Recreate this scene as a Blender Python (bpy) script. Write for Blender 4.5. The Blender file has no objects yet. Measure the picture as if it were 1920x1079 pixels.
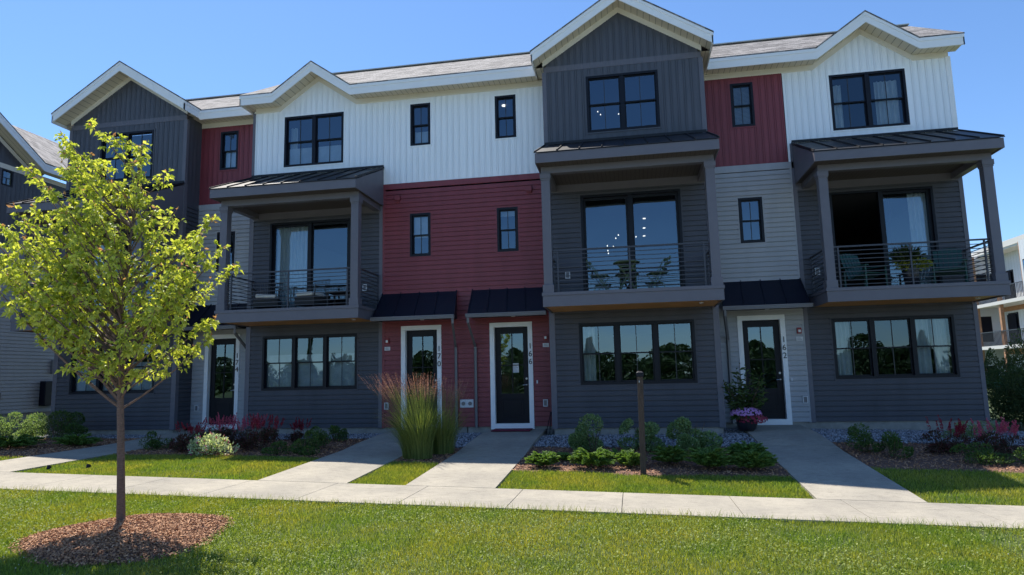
import bpy, math, random
import numpy as np
from mathutils import Vector, Matrix
scene = bpy.context.scene
COL = scene.collection
def lin(a, b, n): return [float(q) for q in np.linspace(a, b, n)]
random.seed(7); rng = np.random.default_rng(7)

# ------------------------------------------------------------------ camera
cam_d = bpy.data.cameras.new('camera'); cam = bpy.data.objects.new('camera', cam_d); COL.objects.link(cam)
cam_d.sensor_width = 36.0; cam_d.sensor_fit = 'HORIZONTAL'; cam_d.lens = 36.0*1238.8/1920
cam_d.clip_start = 0.05; cam_d.clip_end = 3000
YAW, PITCH, ROLL = -0.176, 0.133, -0.022
_f = Vector((math.sin(YAW)*math.cos(PITCH), math.cos(YAW)*math.cos(PITCH), math.sin(PITCH)))
_r = Vector((math.cos(YAW), -math.sin(YAW), 0)); _u = _r.cross(_f)
_r2 = _r*math.cos(ROLL)+_u*math.sin(ROLL); _u2 = -_r*math.sin(ROLL)+_u*math.cos(ROLL)
M_ = Matrix((_r2, _u2, -_f)).transposed().to_4x4(); M_.translation = Vector((2.421, -17.056, 1.334))
cam.matrix_world = M_
scene.camera = cam

# ------------------------------------------------------------------ sky, sun, exposure
SUNV = Vector((-0.363, 0.405, 1.0)).normalized()
world = bpy.data.worlds.new('World'); scene.world = world; world.use_nodes = True
wn = world.node_tree; bg = wn.nodes['Background']
sky = wn.nodes.new('ShaderNodeTexSky'); sky.sky_type = 'NISHITA'; sky.sun_disc = False
sky.sun_elevation = math.asin(SUNV.z); sky.sun_rotation = math.atan2(SUNV.x, SUNV.y)
sky.air_density = 1.0; sky.dust_density = 0.15; sky.ozone_density = 3.5; sky.altitude = 100
skm = wn.nodes.new('ShaderNodeMix'); skm.data_type = 'RGBA'; skm.blend_type = 'MULTIPLY'; skm.inputs['Factor'].default_value = 1; skm.clamp_result = False
skm.inputs['B'].default_value = (0.665, 0.80, 0.93, 1); wn.links.new(sky.outputs[0], skm.inputs['A']); wn.links.new(skm.outputs['Result'], bg.inputs[0]); bg.inputs[1].default_value = 0.105
sun_d = bpy.data.lights.new('sun', 'SUN'); sun_d.energy = 3.9; sun_d.angle = math.radians(0.53); sun_d.color = (1.0, 0.94, 0.84)
sun = bpy.data.objects.new('sun', sun_d); COL.objects.link(sun)
sun.rotation_euler = SUNV.to_track_quat('Z', 'Y').to_euler()
scene.view_settings.view_transform = 'Standard'; scene.view_settings.look = 'None'
scene.view_settings.gamma = 1; scene.view_settings.exposure = 0.98
scene.render.engine = 'CYCLES'
scene.cycles.max_bounces = 8; scene.cycles.transparent_max_bounces = 24

# ------------------------------------------------------------------ materials
def mat(name, col, rough=0.6, var=0.0, vscale=6.0, bump=0.0, bscale=60.0, metal=0.0, spec=0.5, stretch=(1,1,1), emit=None, island=0.0, col2=None):
    m = bpy.data.materials.new(name); m.use_nodes = True; nt = m.node_tree; N = nt.nodes; L = nt.links
    b = N['Principled BSDF']; b.inputs['Base Color'].default_value = (*col, 1); b.inputs['Roughness'].default_value = rough
    b.inputs['Metallic'].default_value = metal; b.inputs['Specular IOR Level'].default_value = spec
    tc = N.new('ShaderNodeTexCoord'); mp = N.new('ShaderNodeMapping'); mp.inputs['Scale'].default_value = stretch
    L.new(tc.outputs['Object'], mp.inputs['Vector'])
    if var or col2 or island:
        c2 = col2 if col2 else tuple(c*(1-var) for c in col)
        c1 = col if col2 else tuple(min(1, c*(1+var)) for c in col)
        mx = N.new('ShaderNodeMix'); mx.data_type = 'RGBA'
        mx.inputs['A'].default_value = (*c1, 1); mx.inputs['B'].default_value = (*c2, 1)
        if island:
            g = N.new('ShaderNodeNewGeometry'); L.new(g.outputs['Random Per Island'], mx.inputs['Factor'])
        else:
            n = N.new('ShaderNodeTexNoise'); n.inputs['Scale'].default_value = vscale; n.inputs['Detail'].default_value = 6
            n.inputs['Roughness'].default_value = 0.65
            L.new(mp.outputs[0], n.inputs['Vector'])
            cr = N.new('ShaderNodeMapRange'); cr.inputs['From Min'].default_value = 0.3; cr.inputs['From Max'].default_value = 0.7
            L.new(n.outputs['Fac'], cr.inputs['Value']); L.new(cr.outputs[0], mx.inputs['Factor'])
            rr = N.new('ShaderNodeMapRange'); rr.inputs['To Min'].default_value = rough*0.85; rr.inputs['To Max'].default_value = min(1, rough*1.15)
            L.new(n.outputs['Fac'], rr.inputs['Value']); L.new(rr.outputs[0], b.inputs['Roughness'])
        L.new(mx.outputs['Result'], b.inputs['Base Color'])
    if bump:
        n2 = N.new('ShaderNodeTexNoise'); n2.inputs['Scale'].default_value = bscale; n2.inputs['Detail'].default_value = 4
        L.new(mp.outputs[0], n2.inputs['Vector'])
        bp = N.new('ShaderNodeBump'); bp.inputs['Strength'].default_value = bump; bp.inputs['Distance'].default_value = 0.01
        L.new(n2.outputs['Fac'], bp.inputs['Height']); L.new(bp.outputs[0], b.inputs['Normal'])
    if emit:
        b.inputs['Emission Color'].default_value = (*col, 1); b.inputs['Emission Strength'].default_value = emit
    return m

def leafmat(name, c1, c2, trans=0.45, rough=0.55, tint=(1.25, 1.3, 0.6)):
    m = bpy.data.materials.new(name); m.use_nodes = True; nt = m.node_tree; N = nt.nodes; L = nt.links
    b = N['Principled BSDF']; b.inputs['Roughness'].default_value = rough; b.inputs['Specular IOR Level'].default_value = 0.35
    g = N.new('ShaderNodeNewGeometry'); mx = N.new('ShaderNodeMix'); mx.data_type = 'RGBA'
    mx.inputs['A'].default_value = (*c1, 1); mx.inputs['B'].default_value = (*c2, 1)
    L.new(g.outputs['Random Per Island'], mx.inputs['Factor']); L.new(mx.outputs['Result'], b.inputs['Base Color'])
    tr = N.new('ShaderNodeBsdfTranslucent'); mu = N.new('ShaderNodeMix'); mu.data_type = 'RGBA'; mu.blend_type = 'MULTIPLY'
    mu.inputs['Factor'].default_value = 1; mu.inputs['B'].default_value = (*tint, 1); mu.clamp_result = False
    L.new(mx.outputs['Result'], mu.inputs['A']); L.new(mu.outputs['Result'], tr.inputs['Color'])
    ms = N.new('ShaderNodeMixShader'); ms.inputs[0].default_value = trans
    L.new(b.outputs[0], ms.inputs[1]); L.new(tr.outputs[0], ms.inputs[2]); L.new(ms.outputs[0], N['Material Output'].inputs[0])
    return m

def glassmat(name, refl=0.3, tint=(0.6, 0.66, 0.7), wav=0.0):
    m = bpy.data.materials.new(name); m.use_nodes = True; nt = m.node_tree; N = nt.nodes; L = nt.links
    N.remove(N['Principled BSDF'])
    gl = N.new('ShaderNodeBsdfGlossy'); gl.inputs['Roughness'].default_value = 0.0; gl.inputs['Color'].default_value = (0.62, 0.82, 1.0, 1)
    tr = N.new('ShaderNodeBsdfTransparent'); tr.inputs['Color'].default_value = (*tint, 1)
    fr = N.new('ShaderNodeLayerWeight'); fr.inputs['Blend'].default_value = 0.35
    mr = N.new('ShaderNodeMapRange'); mr.inputs['To Min'].default_value = refl; mr.inputs['To Max'].default_value = 1.0
    L.new(fr.outputs['Fresnel'], mr.inputs['Value'])
    tc = N.new('ShaderNodeTexCoord'); n = N.new('ShaderNodeTexNoise'); n.inputs['Scale'].default_value = 1.3; n.inputs['Detail'].default_value = 1
    L.new(tc.outputs['Object'], n.inputs['Vector']); bp = N.new('ShaderNodeBump'); bp.inputs['Strength'].default_value = 0.12+wav; bp.inputs['Distance'].default_value = 0.03
    L.new(n.outputs['Fac'], bp.inputs['Height']); L.new(bp.outputs[0], gl.inputs['Normal'])
    ms = N.new('ShaderNodeMixShader'); L.new(mr.outputs[0], ms.inputs[0]); L.new(tr.outputs[0], ms.inputs[1]); L.new(gl.outputs[0], ms.inputs[2])
    L.new(ms.outputs[0], N['Material Output'].inputs[0])
    return m

def shinglemat(name, rot):
    m = bpy.data.materials.new(name); m.use_nodes = True; nt = m.node_tree; N = nt.nodes; L = nt.links
    b = N['Principled BSDF']; b.inputs['Roughness'].default_value = 0.9
    tc = N.new('ShaderNodeTexCoord'); mp = N.new('ShaderNodeMapping')
    if rot: mp.inputs['Rotation'].default_value = (0, 0, math.pi/2)
    mp.inputs['Scale'].default_value = (1, 1.16, 1) if not rot else (1.16, 1, 1)
    L.new(tc.outputs['Object'], mp.inputs['Vector'])
    br = N.new('ShaderNodeTexBrick'); br.inputs['Scale'].default_value = 1; br.inputs['Brick Width'].default_value = 0.3; br.inputs['Row Height'].default_value = 0.14
    br.inputs['Mortar Size'].default_value = 0.006; br.offset = 0.5
    br.inputs['Color1'].default_value = (0.33, 0.31, 0.30, 1); br.inputs['Color2'].default_value = (0.085, 0.08, 0.08, 1); br.inputs['Mortar'].default_value = (0.05, 0.045, 0.045, 1)
    L.new(mp.outputs[0], br.inputs['Vector'])
    n = N.new('ShaderNodeTexNoise'); n.inputs['Scale'].default_value = 14; n.inputs['Detail'].default_value = 6; L.new(mp.outputs[0], n.inputs['Vector'])
    mx = N.new('ShaderNodeMix'); mx.data_type = 'RGBA'; mx.blend_type = 'OVERLAY'; mx.inputs['Factor'].default_value = 0.4
    L.new(br.outputs['Color'], mx.inputs['A']); L.new(n.outputs['Fac'], mx.inputs['B']); L.new(mx.outputs['Result'], b.inputs['Base Color'])
    bp = N.new('ShaderNodeBump'); bp.inputs['Strength'].default_value = 0.6; bp.inputs['Distance'].default_value = 0.01
    L.new(br.outputs['Fac'], bp.inputs['Height']); bp.invert = True; L.new(bp.outputs[0], b.inputs['Normal'])
    return m

MT = {}
MT['dark_lap'] = mat('charcoal lap siding', (0.058, 0.060, 0.078), 0.55, 0.13, 1.6, 0.15, 90, stretch=(1.6, 1.6, .35))
MT['dark_bb'] = mat('charcoal board siding', (0.080, 0.083, 0.103), 0.5, 0.10, 2.5, 0.12, 90, stretch=(3, 3, 0.4))
MT['red_lap'] = mat('barn red siding', (0.215, 0.038, 0.050), 0.5, 0.12, 1.6, 0.15, 90, stretch=(1.6, 1.6, .35))
MT['grey_lap'] = mat('light grey siding', (0.37, 0.375, 0.40), 0.5, 0.07, 1.6, 0.15, 90, stretch=(1.6, 1.6, .35))
MT['white_bb'] = mat('white board siding', (0.88, 0.91, 0.95), 0.45, 0.03, 2.0, 0.06, 90, stretch=(3, 3, 0.4))
MT['trim_dark'] = mat('charcoal trim', (0.128, 0.124, 0.150), 0.5, 0.05, 3, 0.05, 60)
MT['trim_white'] = mat('white trim', (0.86, 0.86, 0.87), 0.45, 0.03, 3, 0.03, 60)
MT['cream'] = mat('cream frieze', (0.74, 0.70, 0.62), 0.5, 0.03, 3)
def grooved(name, col, ax, step):
    m = mat(name, col, 0.55); nt = m.node_tree; N = nt.nodes; L = nt.links; b = N['Principled BSDF']
    tc = N.new('ShaderNodeTexCoord'); sx = N.new('ShaderNodeSeparateXYZ'); L.new(tc.outputs['Object'], sx.inputs[0])
    md = N.new('ShaderNodeMath'); md.operation = 'PINGPONG'; md.inputs[1].default_value = step/2; L.new(sx.outputs[ax], md.inputs[0])
    cp = N.new('ShaderNodeMath'); cp.operation = 'LESS_THAN'; cp.inputs[1].default_value = 0.006; L.new(md.outputs[0], cp.inputs[0])
    mx = N.new('ShaderNodeMix'); mx.data_type = 'RGBA'; mx.inputs['A'].default_value = (*col, 1); mx.inputs['B'].default_value = (*[c*0.35 for c in col], 1)
    L.new(cp.outputs[0], mx.inputs['Factor']); L.new(mx.outputs['Result'], b.inputs['Base Color'])
    return m
MT['soffit'] = grooved('cream vented soffit', (0.66, 0.61, 0.50), 0, 0.15)
MT['porch_ceiling'] = grooved('dark porch ceiling', (0.085, 0.07, 0.065), 0, 0.1)
MT['cedar'] = mat('cedar deck soffit', (0.62, 0.30, 0.10), 0.5, 0.3, 3, 0.1, 40, stretch=(0.6, 10, 1))
MT['deck'] = mat('deck boards', (0.14, 0.13, 0.13), 0.7, 0.2, 5)
MT['metal_roof'] = mat('dark standing seam metal', (0.017, 0.017, 0.022), 0.5, 0.1, 2, metal=0.15, spec=.35)
MT['awning'] = mat('midnight metal awning', (0.009, 0.011, 0.022), 0.45, 0.1, 2, spec=.25)
MT['gutter'] = mat('grey gutter metal', (0.16, 0.155, 0.165), 0.4, 0.05, 4)
MT['black'] = mat('black window vinyl', (0.007, 0.008, 0.015), 0.4, spec=.25)
MT['doorblack'] = mat('black door paint', (0.007, 0.007, 0.012), 0.45, 0.1, 4, spec=.25)
MT['muntin'] = mat('grille bar', (0.03, 0.032, 0.04), 0.4)
MT['rail'] = mat('dark railing metal', (0.055, 0.055, 0.068), 0.4, metal=0.3)
MT['glass'] = glassmat('window glass', 0.125)
MT['glass_soft'] = glassmat('window glass dim', 0.06)
MT['curtain'] = mat('white curtain', (0.80, 0.82, 0.80), 0.9, 0.06, 5)
MT['blind'] = mat('pale window shade', (0.78, 0.80, 0.80), 0.8, 0.15, 2.2)
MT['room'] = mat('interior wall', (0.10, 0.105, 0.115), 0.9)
MT['concrete_f'] = mat('foundation concrete', (0.30, 0.28, 0.25), 0.9, 0.2, 4, 0.3, 60)
MT['shingle'] = shinglemat('roof shingles', False); MT['shingle_side'] = shinglemat('roof shingles side', True)
MT['ridgecap'] = mat('ridge vent with painted highlight', (0.6, 0.6, 0.58), .7)  # bright highlight along the ridge painted in as a pale colour
MT['drip'] = mat('dark drip edge', (0.05, 0.045, 0.045), 0.6)
MT['num'] = mat('house number bronze', (0.03, 0.03, 0.035), 0.4)
MT['red_plastic'] = mat('red strobe housing', (0.25, 0.01, 0.015), 0.35)
MT['lens'] = mat('strobe lens', (0.75, 0.75, 0.75), 0.2)
MT['plate'] = mat('white plate', (0.62, 0.62, 0.64), 0.5)
MT['platetext'] = mat('plate print', (0.25, 0.25, 0.28), 0.5)
MT['bulb'] = mat('lit lamp', (1.0, 0.93, 0.82), 0.5, emit=1.25)
MT['steel'] = mat('brushed steel', (0.4, 0.4, 0.42), 0.3, metal=0.8)

# ------------------------------------------------------------------ object helpers
LOC = {}
def tag(o, label=None, cat=None, group=None, kind=None):
    if label: o['label'] = label
    if cat: o['category'] = cat
    if group: o['group'] = group
    if kind: o['kind'] = kind
    return o
def thing(name, label, cat, loc, group=None):
    o = bpy.data.objects.new(name, None); COL.objects.link(o); o.location = loc; o.empty_display_size = 0.2
    LOC[o.name] = Vector(loc); return tag(o, label, cat, group)

class MB:
    def __init__(s): s.v = []; s.f = []
    def add(s, vs, fs):
        n = len(s.v); s.v += [tuple(p) for p in vs]; s.f += [tuple(i+n for i in q) for q in fs]
    def quad(s, a, b, c, d): s.add([a, b, c, d], [(0, 1, 2, 3)])
    def tri(s, a, b, c): s.add([a, b, c], [(0, 1, 2)])
    def box(s, x0, x1, y0, y1, z0, z1):
        s.add([(x0,y0,z0),(x1,y0,z0),(x1,y1,z0),(x0,y1,z0),(x0,y0,z1),(x1,y0,z1),(x1,y1,z1),(x0,y1,z1)],
              [(0,3,2,1),(4,5,6,7),(0,1,5,4),(1,2,6,5),(2,3,7,6),(3,0,4,7)])
    def hexa(s, p):   # 8 points, bottom 4 then top 4
        s.add(p, [(0,3,2,1),(4,5,6,7),(0,1,5,4),(1,2,6,5),(2,3,7,6),(3,0,4,7)])
    def bar(s, a, b, w, h, up=(0,0,1)):
        a = Vector(a); b = Vector(b); d = (b-a).normalized(); u = Vector(up); r = d.cross(u)
        if r.length < 1e-4: r = d.cross(Vector((0,1,0)))
        r.normalize(); u = r.cross(d); r *= w/2; u *= h/2
        s.hexa([a-r-u, a+r-u, b+r-u, b-r-u, a-r+u, a+r+u, b+r+u, b-r+u])
    def tube(s, pts, rad, n=8, cap=True):
        pts = [Vector(p) for p in pts]; rads = rad if isinstance(rad, (list, tuple)) else [rad]*len(pts)
        base = len(s.v); ref = Vector((0.3, 0.9, 0.1))
        for i, p in enumerate(pts):
            d = (pts[min(i+1, len(pts)-1)]-pts[max(i-1, 0)]).normalized(); r = d.cross(ref)
            if r.length < 1e-3: r = d.cross(Vector((1,0,0)))
            r.normalize(); u = r.cross(d)
            for k in range(n):
                t = 2*math.pi*k/n; s.v.append(tuple(p+(r*math.cos(t)+u*math.sin(t))*rads[i]))
        for i in range(len(pts)-1):
            for k in range(n):
                a = base+i*n+k; b = base+i*n+(k+1) % n; s.f.append((a, b, b+n, a+n))
        if cap:
            s.f.append(tuple(base+k for k in range(n))[::-1]); s.f.append(tuple(base+(len(pts)-1)*n+k for k in range(n)))
    def lathe(s, prof, c, n=20):
        base = len(s.v); cx, cy, cz = c
        for r, z in prof:
            for k in range(n):
                t = 2*math.pi*k/n; s.v.append((cx+r*math.cos(t), cy+r*math.sin(t), cz+z))
        for i in range(len(prof)-1):
            for k in range(n):
                a = base+i*n+k; b = base+i*n+(k+1) % n; s.f.append((a, b, b+n, a+n))
        s.f.append(tuple(base+k for k in range(n))[::-1]); s.f.append(tuple(base+(len(prof)-1)*n+k for k in range(n)))
    def build(s, name, m, parent=None, smooth=False, bevel=0.0):
        o0 = LOC[parent.name] if parent is not None else Vector((0,0,0))
        if parent is None and s.v:
            a = np.array(s.v); o0 = Vector(((a[:,0].min()+a[:,0].max())/2, (a[:,1].min()+a[:,1].max())/2, a[:,2].min()))
        me = bpy.data.meshes.new(name); me.from_pydata([(p[0]-o0.x, p[1]-o0.y, p[2]-o0.z) for p in s.v], [], s.f)
        me.materials.append(MT[m] if isinstance(m, str) else m)
        if smooth:
            me.shade_smooth()
        o = bpy.data.objects.new(name, me); COL.objects.link(o)
        if parent is not None: o.parent = parent
        else: o.location = o0
        LOC[o.name] = o0
        if bevel:
            bv = o.modifiers.new('bevel', 'BEVEL'); bv.width = bevel; bv.segments = 2; bv.limit_method = 'ANGLE'
        return o

def npmesh(name, V, F, m, parent=None, smooth=False):
    """V (n,3) array; F (m,k) array of equal-size faces"""
    V = np.asarray(V, dtype=np.float32); F = np.asarray(F, dtype=np.int32)
    o0 = np.array(LOC[parent.name]) if parent is not None else np.array([V[:,0].mean(), V[:,1].mean(), V[:,2].min()])
    me = bpy.data.meshes.new(name); k = F.shape[1]
    me.vertices.add(len(V)); me.vertices.foreach_set('co', (V-o0).astype(np.float32).ravel())
    me.loops.add(F.size); me.loops.foreach_set('vertex_index', F.ravel())
    me.polygons.add(len(F)); me.polygons.foreach_set('loop_start', np.arange(0, F.size, k, dtype=np.int32))
    me.polygons.foreach_set('loop_total', np.full(len(F), k, dtype=np.int32))
    me.update(calc_edges=True); me.validate()
    ms = m if isinstance(m, (list, tuple)) else [m]
    for q in ms: me.materials.append(MT[q] if isinstance(q, str) else q)
    if smooth: me.shade_smooth()
    o = bpy.data.objects.new(name, me); COL.objects.link(o)
    if parent is not None: o.parent = parent
    else: o.location = tuple(o0)
    LOC[o.name] = Vector(o0)
    return o

# ------------------------------------------------------------------ terrain
S_, P_, = 0.66, 0.70
def zs(x): return -0.42-0.024*x
def zw(x): return float(np.interp(x, [-14, -8, 6, 11], [-.10, -.12, -.12, -.22]))
def gz(x, y):            # finished surface of walks and beds
    if y >= -.8: return zw(x)
    xs = max(-25, min(25, x))
    if y >= -6.5:
        t = (-.8-y)/5.7; return zw(x)*(1-t)+zs(xs)*t
    if y >= -8.0: return zs(xs)
    return zs(xs)+.02*(max(y, -11.8)+8.0)

def lap_courses(mb, a0, a1, z0, z1, holes, place, c=0.127, ph=0.05):
    """horizontal clapboards on a plane; place(a, z, out) -> point"""
    k = math.floor((z0-ph)/c); z = ph+k*c
    while z < z1-1e-4:
        lo, hi = max(z, z0), min(z+c, z1)
        cuts = sorted({lo, hi} | {q for h in holes for q in (h[2], h[3]) if lo < q < hi})
        for s0, s1 in zip(cuts[:-1], cuts[1:]):
            mid = (s0+s1)/2; xs = [(a0, a1)]
            for h in holes:
                if h[2] < mid < h[3]:
                    n = []
                    for p, q in xs:
                        if h[1] <= p or h[0] >= q: n.append((p, q))
                        else:
                            if h[0] > p: n.append((p, h[0]))
                            if h[1] < q: n.append((h[1], q))
                    xs = n
            fo = lambda zz: 0.032-0.006*(zz-z)/c
            g = min(s1, z+c-0.024)
            for p, q in xs:
                if g > s0: mb.quad(place(p, s0, fo(s0)), place(q, s0, fo(s0)), place(q, g, fo(g)), place(p, g, fo(g)))
                if s1 > max(g, s0):
                    gg = max(g, s0); mb.quad(place(p, gg, .002), place(q, gg, .002), place(q, s1, .002), place(p, s1, .002))
                    if g > s0: mb.quad(place(p, g, fo(g)), place(q, g, fo(g)), place(q, g+.001, .002), place(p, g+.001, .002))
                mb.quad(place(p, s0, 0.002), place(q, s0, 0.002), place(q, s0, fo(s0)), place(p, s0, fo(s0)))
        z += c

def flat_holes(mb, a0, a1, z0, z1, holes, place, out=0.0):
    xs = sorted({a0, a1} | {q for h in holes for q in h[:2] if a0 < q < a1}); zz = sorted({z0, z1} | {q for h in holes for q in h[2:] if z0 < q < z1})
    for p, q in zip(xs[:-1], xs[1:]):
        for s, t in zip(zz[:-1], zz[1:]):
            if any(h[0] < (p+q)/2 < h[1] and h[2] < (s+t)/2 < h[3] for h in holes): continue
            mb.quad(place(p, s, out), place(q, s, out), place(q, t, out), place(p, t, out))

def hprof(pts):
    return lambda a: float(np.interp(a, [p[0] for p in pts], [p[1] for p in pts]))

def bb_wall(mb, a0, a1, z0, top, holes, place, brk=(), step=0.17, w=0.035, zflat=9.0, gap=.011, bo=.02):
    """board and batten wall up to top(a)"""
    flat_holes(mb, a0, a1, z0, min(zflat, z0+0 if z0 > zflat else zflat), holes, place) if z0 < zflat else None
    zb = max(z0, zflat)
    xs = sorted({a0, a1} | {b for b in brk if a0 < b < a1})
    for p, q in zip(xs[:-1], xs[1:]):
        mb.quad(place(p, zb, 0), place(q, zb, 0), place(q, max(top(q), zb), 0), place(p, max(top(p), zb), 0))
    cents = []; a = a0+step/2
    while a < a1-w: cents.append(a); a += step
    edges = [a0]+[q for c in cents for q in (c-w/2-gap, c+w/2+gap)]+[a1]
    for p, q in list(zip(edges[0::2], edges[1::2]))+[(c-w/2, c+w/2) for c in cents]:
        o = bo if (p, q) not in [(c-w/2, c+w/2) for c in cents[:0]] else bo
        if q-p < .045: o = .027
        if z0 < zflat: flat_holes(mb, p, q, z0, zflat, [h for h in holes if h[0] < q and h[1] > p], place, o)
        xs = sorted({p, q} | {b for b in brk if p < b < q})
        for s_, t_ in zip(xs[:-1], xs[1:]):
            if max(top(s_), top(t_)) > zb+.01: mb.quad(place(s_, zb, o), place(t_, zb, o), place(t_, max(top(t_), zb), o), place(s_, max(top(s_), zb), o))

def front(y): return lambda a, z, o: (a, y-o, z)
def facel(x): return lambda a, z, o: (x-o, a, z)     # faces -x, a runs along y
def facer(x): return lambda a, z, o: (x+o, a, z)

def pbox(mb, place, a0, a1, z0, z1, o0, o1):
    mb.hexa([place(a0, z0, o0), place(a1, z0, o0), place(a1, z0, o1), place(a0, z0, o1), place(a0, z1, o0), place(a1, z1, o0), place(a1, z1, o1), place(a0, z1, o1)])

def ring(mb, place, a0, a1, z0, z1, w, o0, o1):
    pbox(mb, place, a0, a0+w, z0, z1, o0, o1); pbox(mb, place, a1-w, a1, z0, z1, o0, o1)
    pbox(mb, place, a0+w, a1-w, z0, z0+w, o0, o1); pbox(mb, place, a0+w, a1-w, z1-w, z1, o0, o1)

def curtain_mesh(mb, place, a0, a1, z0, z1, o, amp=0.03, wl=0.11):
    n = max(8, int((a1-a0)/0.02)); pts = []
    for i in range(n+1):
        a = a0+(a1-a0)*i/n; pts.append((a, o+amp*math.sin(2*math.pi*a/wl+0.8*math.sin(a*9))))
    for (p, op), (q, oq) in zip(pts[:-1], pts[1:]):
        mb.quad(place(p, z0, op), place(q, z0, oq), place(q, z1, oq), place(p, z1, op))

def window(parent, place, a0, a1, z0, z1, cols=1, trim='dark_lap', hung=True, curtains=(), glass='glass', label=None, shade=None, slider=False, openleft=False):
    """black vinyl window: casing ring proud of the wall, sashes, grille bars, glass"""
    m = MB(); fw = 0.06
    ring(m, place, a0, a1, z0, z1, fw, -0.10, 0.042)
    W = (a1-a0); mw = 0.10 if cols > 1 else 0
    inner = (W-2*fw-(cols-1)*mw)/cols; cells = []
    for c in range(cols):
        p = a0+fw+c*(inner+mw); cells.append((p, p+inner))
        if c: pbox(m, place, p-mw, p, z0+fw, z1-fw, -0.10, 0.032)
    w = m.build('patio_door' if slider else 'window', 'black', parent)
    if label: w['label'] = label
    t = MB(); ring(t, place, a0-0.035, a1+0.035, z0-0.035, z1+0.035, 0.034, -0.02, 0.036); t.build('trim_surround', trim, w)
    sm = MB(); gm = MB(); gl = MB()
    for i, (p, q) in enumerate(cells):
        zb, zt = z0+fw, z1-fw; zm = (zb+zt)/2
        if hung:
            ring(sm, place, p, q, zm-0.02, zt, 0.032, -0.055, -0.015)      # upper sash forward
            ring(sm, place, p, q, zb, zm+0.02, 0.036, -0.09, -0.057)
            gl.quad(place(p+.03, zm+.01, -.035), place(q-.03, zm+.01, -.035), place(q-.03, zt-.03, -.035), place(p+.03, zt-.03, -.035))
            gl.quad(place(p+.03, zb+.03, -.073), place(q-.03, zb+.03, -.073), place(q-.03, zm, -.073), place(p+.03, zm, -.073))
            pbox(gm, place, (p+q)/2-.009, (p+q)/2+.009, zm+.012, zt-.032, -.034, -.024)
            pbox(gm, place, (p+q)/2-.009, (p+q)/2+.009, zb+.036, zm-.02, -.071, -.061)
            gm.build('grille_bar', 'muntin', w); gm = MB()
        else:
            if slider and openleft and i == 0: continue
            o = -0.05 if i else -0.085
            ring(sm, place, p-.03 if i else p, q, zb, zt, 0.06, o-.02, o+.02)
            gl.quad(place(p, zb+.05, o), place(q-.05, zb+.05, o), place(q-.05, zt-.05, o), place(p, zt-.05, o))
            if slider and openleft:
                ring(sm, place, p+.14, p+.2, zb, zt, 0.012, -.11, -.09)
    if sm.v: sm.build('sash', 'black', w)
    if gm.v: gm.build('grille_bar', 'muntin', w)
    gl.build('pane', glass, w)
    for (f0, f1, g0, g1) in curtains:
        c = MB(); curtain_mesh(c, place, a0+fw+(W-2*fw)*f0, a0+fw+(W-2*fw)*f1, z0+fw+(z1-z0-2*fw)*g0, z0+fw+(z1-z0-2*fw)*g1, -0.2)
        c.build('curtain', 'curtain', w, smooth=True)
    if shade:
        for (f0, f1, g0, g1) in shade:
            c = MB(); pbox(c, place, a0+fw+(W-2*fw)*f0, a0+fw+(W-2*fw)*f1, z0+fw+(z1-z0-2*fw)*g0, z0+fw+(z1-z0-2*fw)*g1, -.135, -.13)
            c.build('window_shade', 'blind', w)
    return w

def blinds(w, place, a0, a1, z0, z1):
    m = MB(); z = z0
    while z < z1:
        m.hexa([place(a0, z, -.14), place(a1, z, -.14), place(a1, z+.012, -.115), place(a0, z+.012, -.115), place(a0, z+.002, -.14), place(a1, z+.002, -.14), place(a1, z+.014, -.115), place(a0, z+.014, -.115)])
        z += 0.035
    m.build('venetian_blind', 'blind', w)

def text_mesh(txt, size, place_m, name, m, parent):
    cu = bpy.data.curves.new(name, 'FONT'); cu.body = txt; cu.size = size; cu.extrude = 0.006; cu.align_x = 'CENTER'; cu.space_line = 0.98; cu.resolution_u = 3
    tmp = bpy.data.objects.new(name, cu); COL.objects.link(tmp)
    dg = bpy.context.evaluated_depsgraph_get(); me = bpy.data.meshes.new_from_object(tmp.evaluated_get(dg))
    bpy.data.objects.remove(tmp); me.transform(place_m)
    o0 = LOC[parent.name] if parent is not None else Vector((0,0,0)); me.transform(Matrix.Translation(-o0)); me.materials.clear(); me.materials.append(MT[m])
    o = bpy.data.objects.new(name, me); COL.objects.link(o); o.parent = parent; LOC[o.name] = o0
    return o

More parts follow.
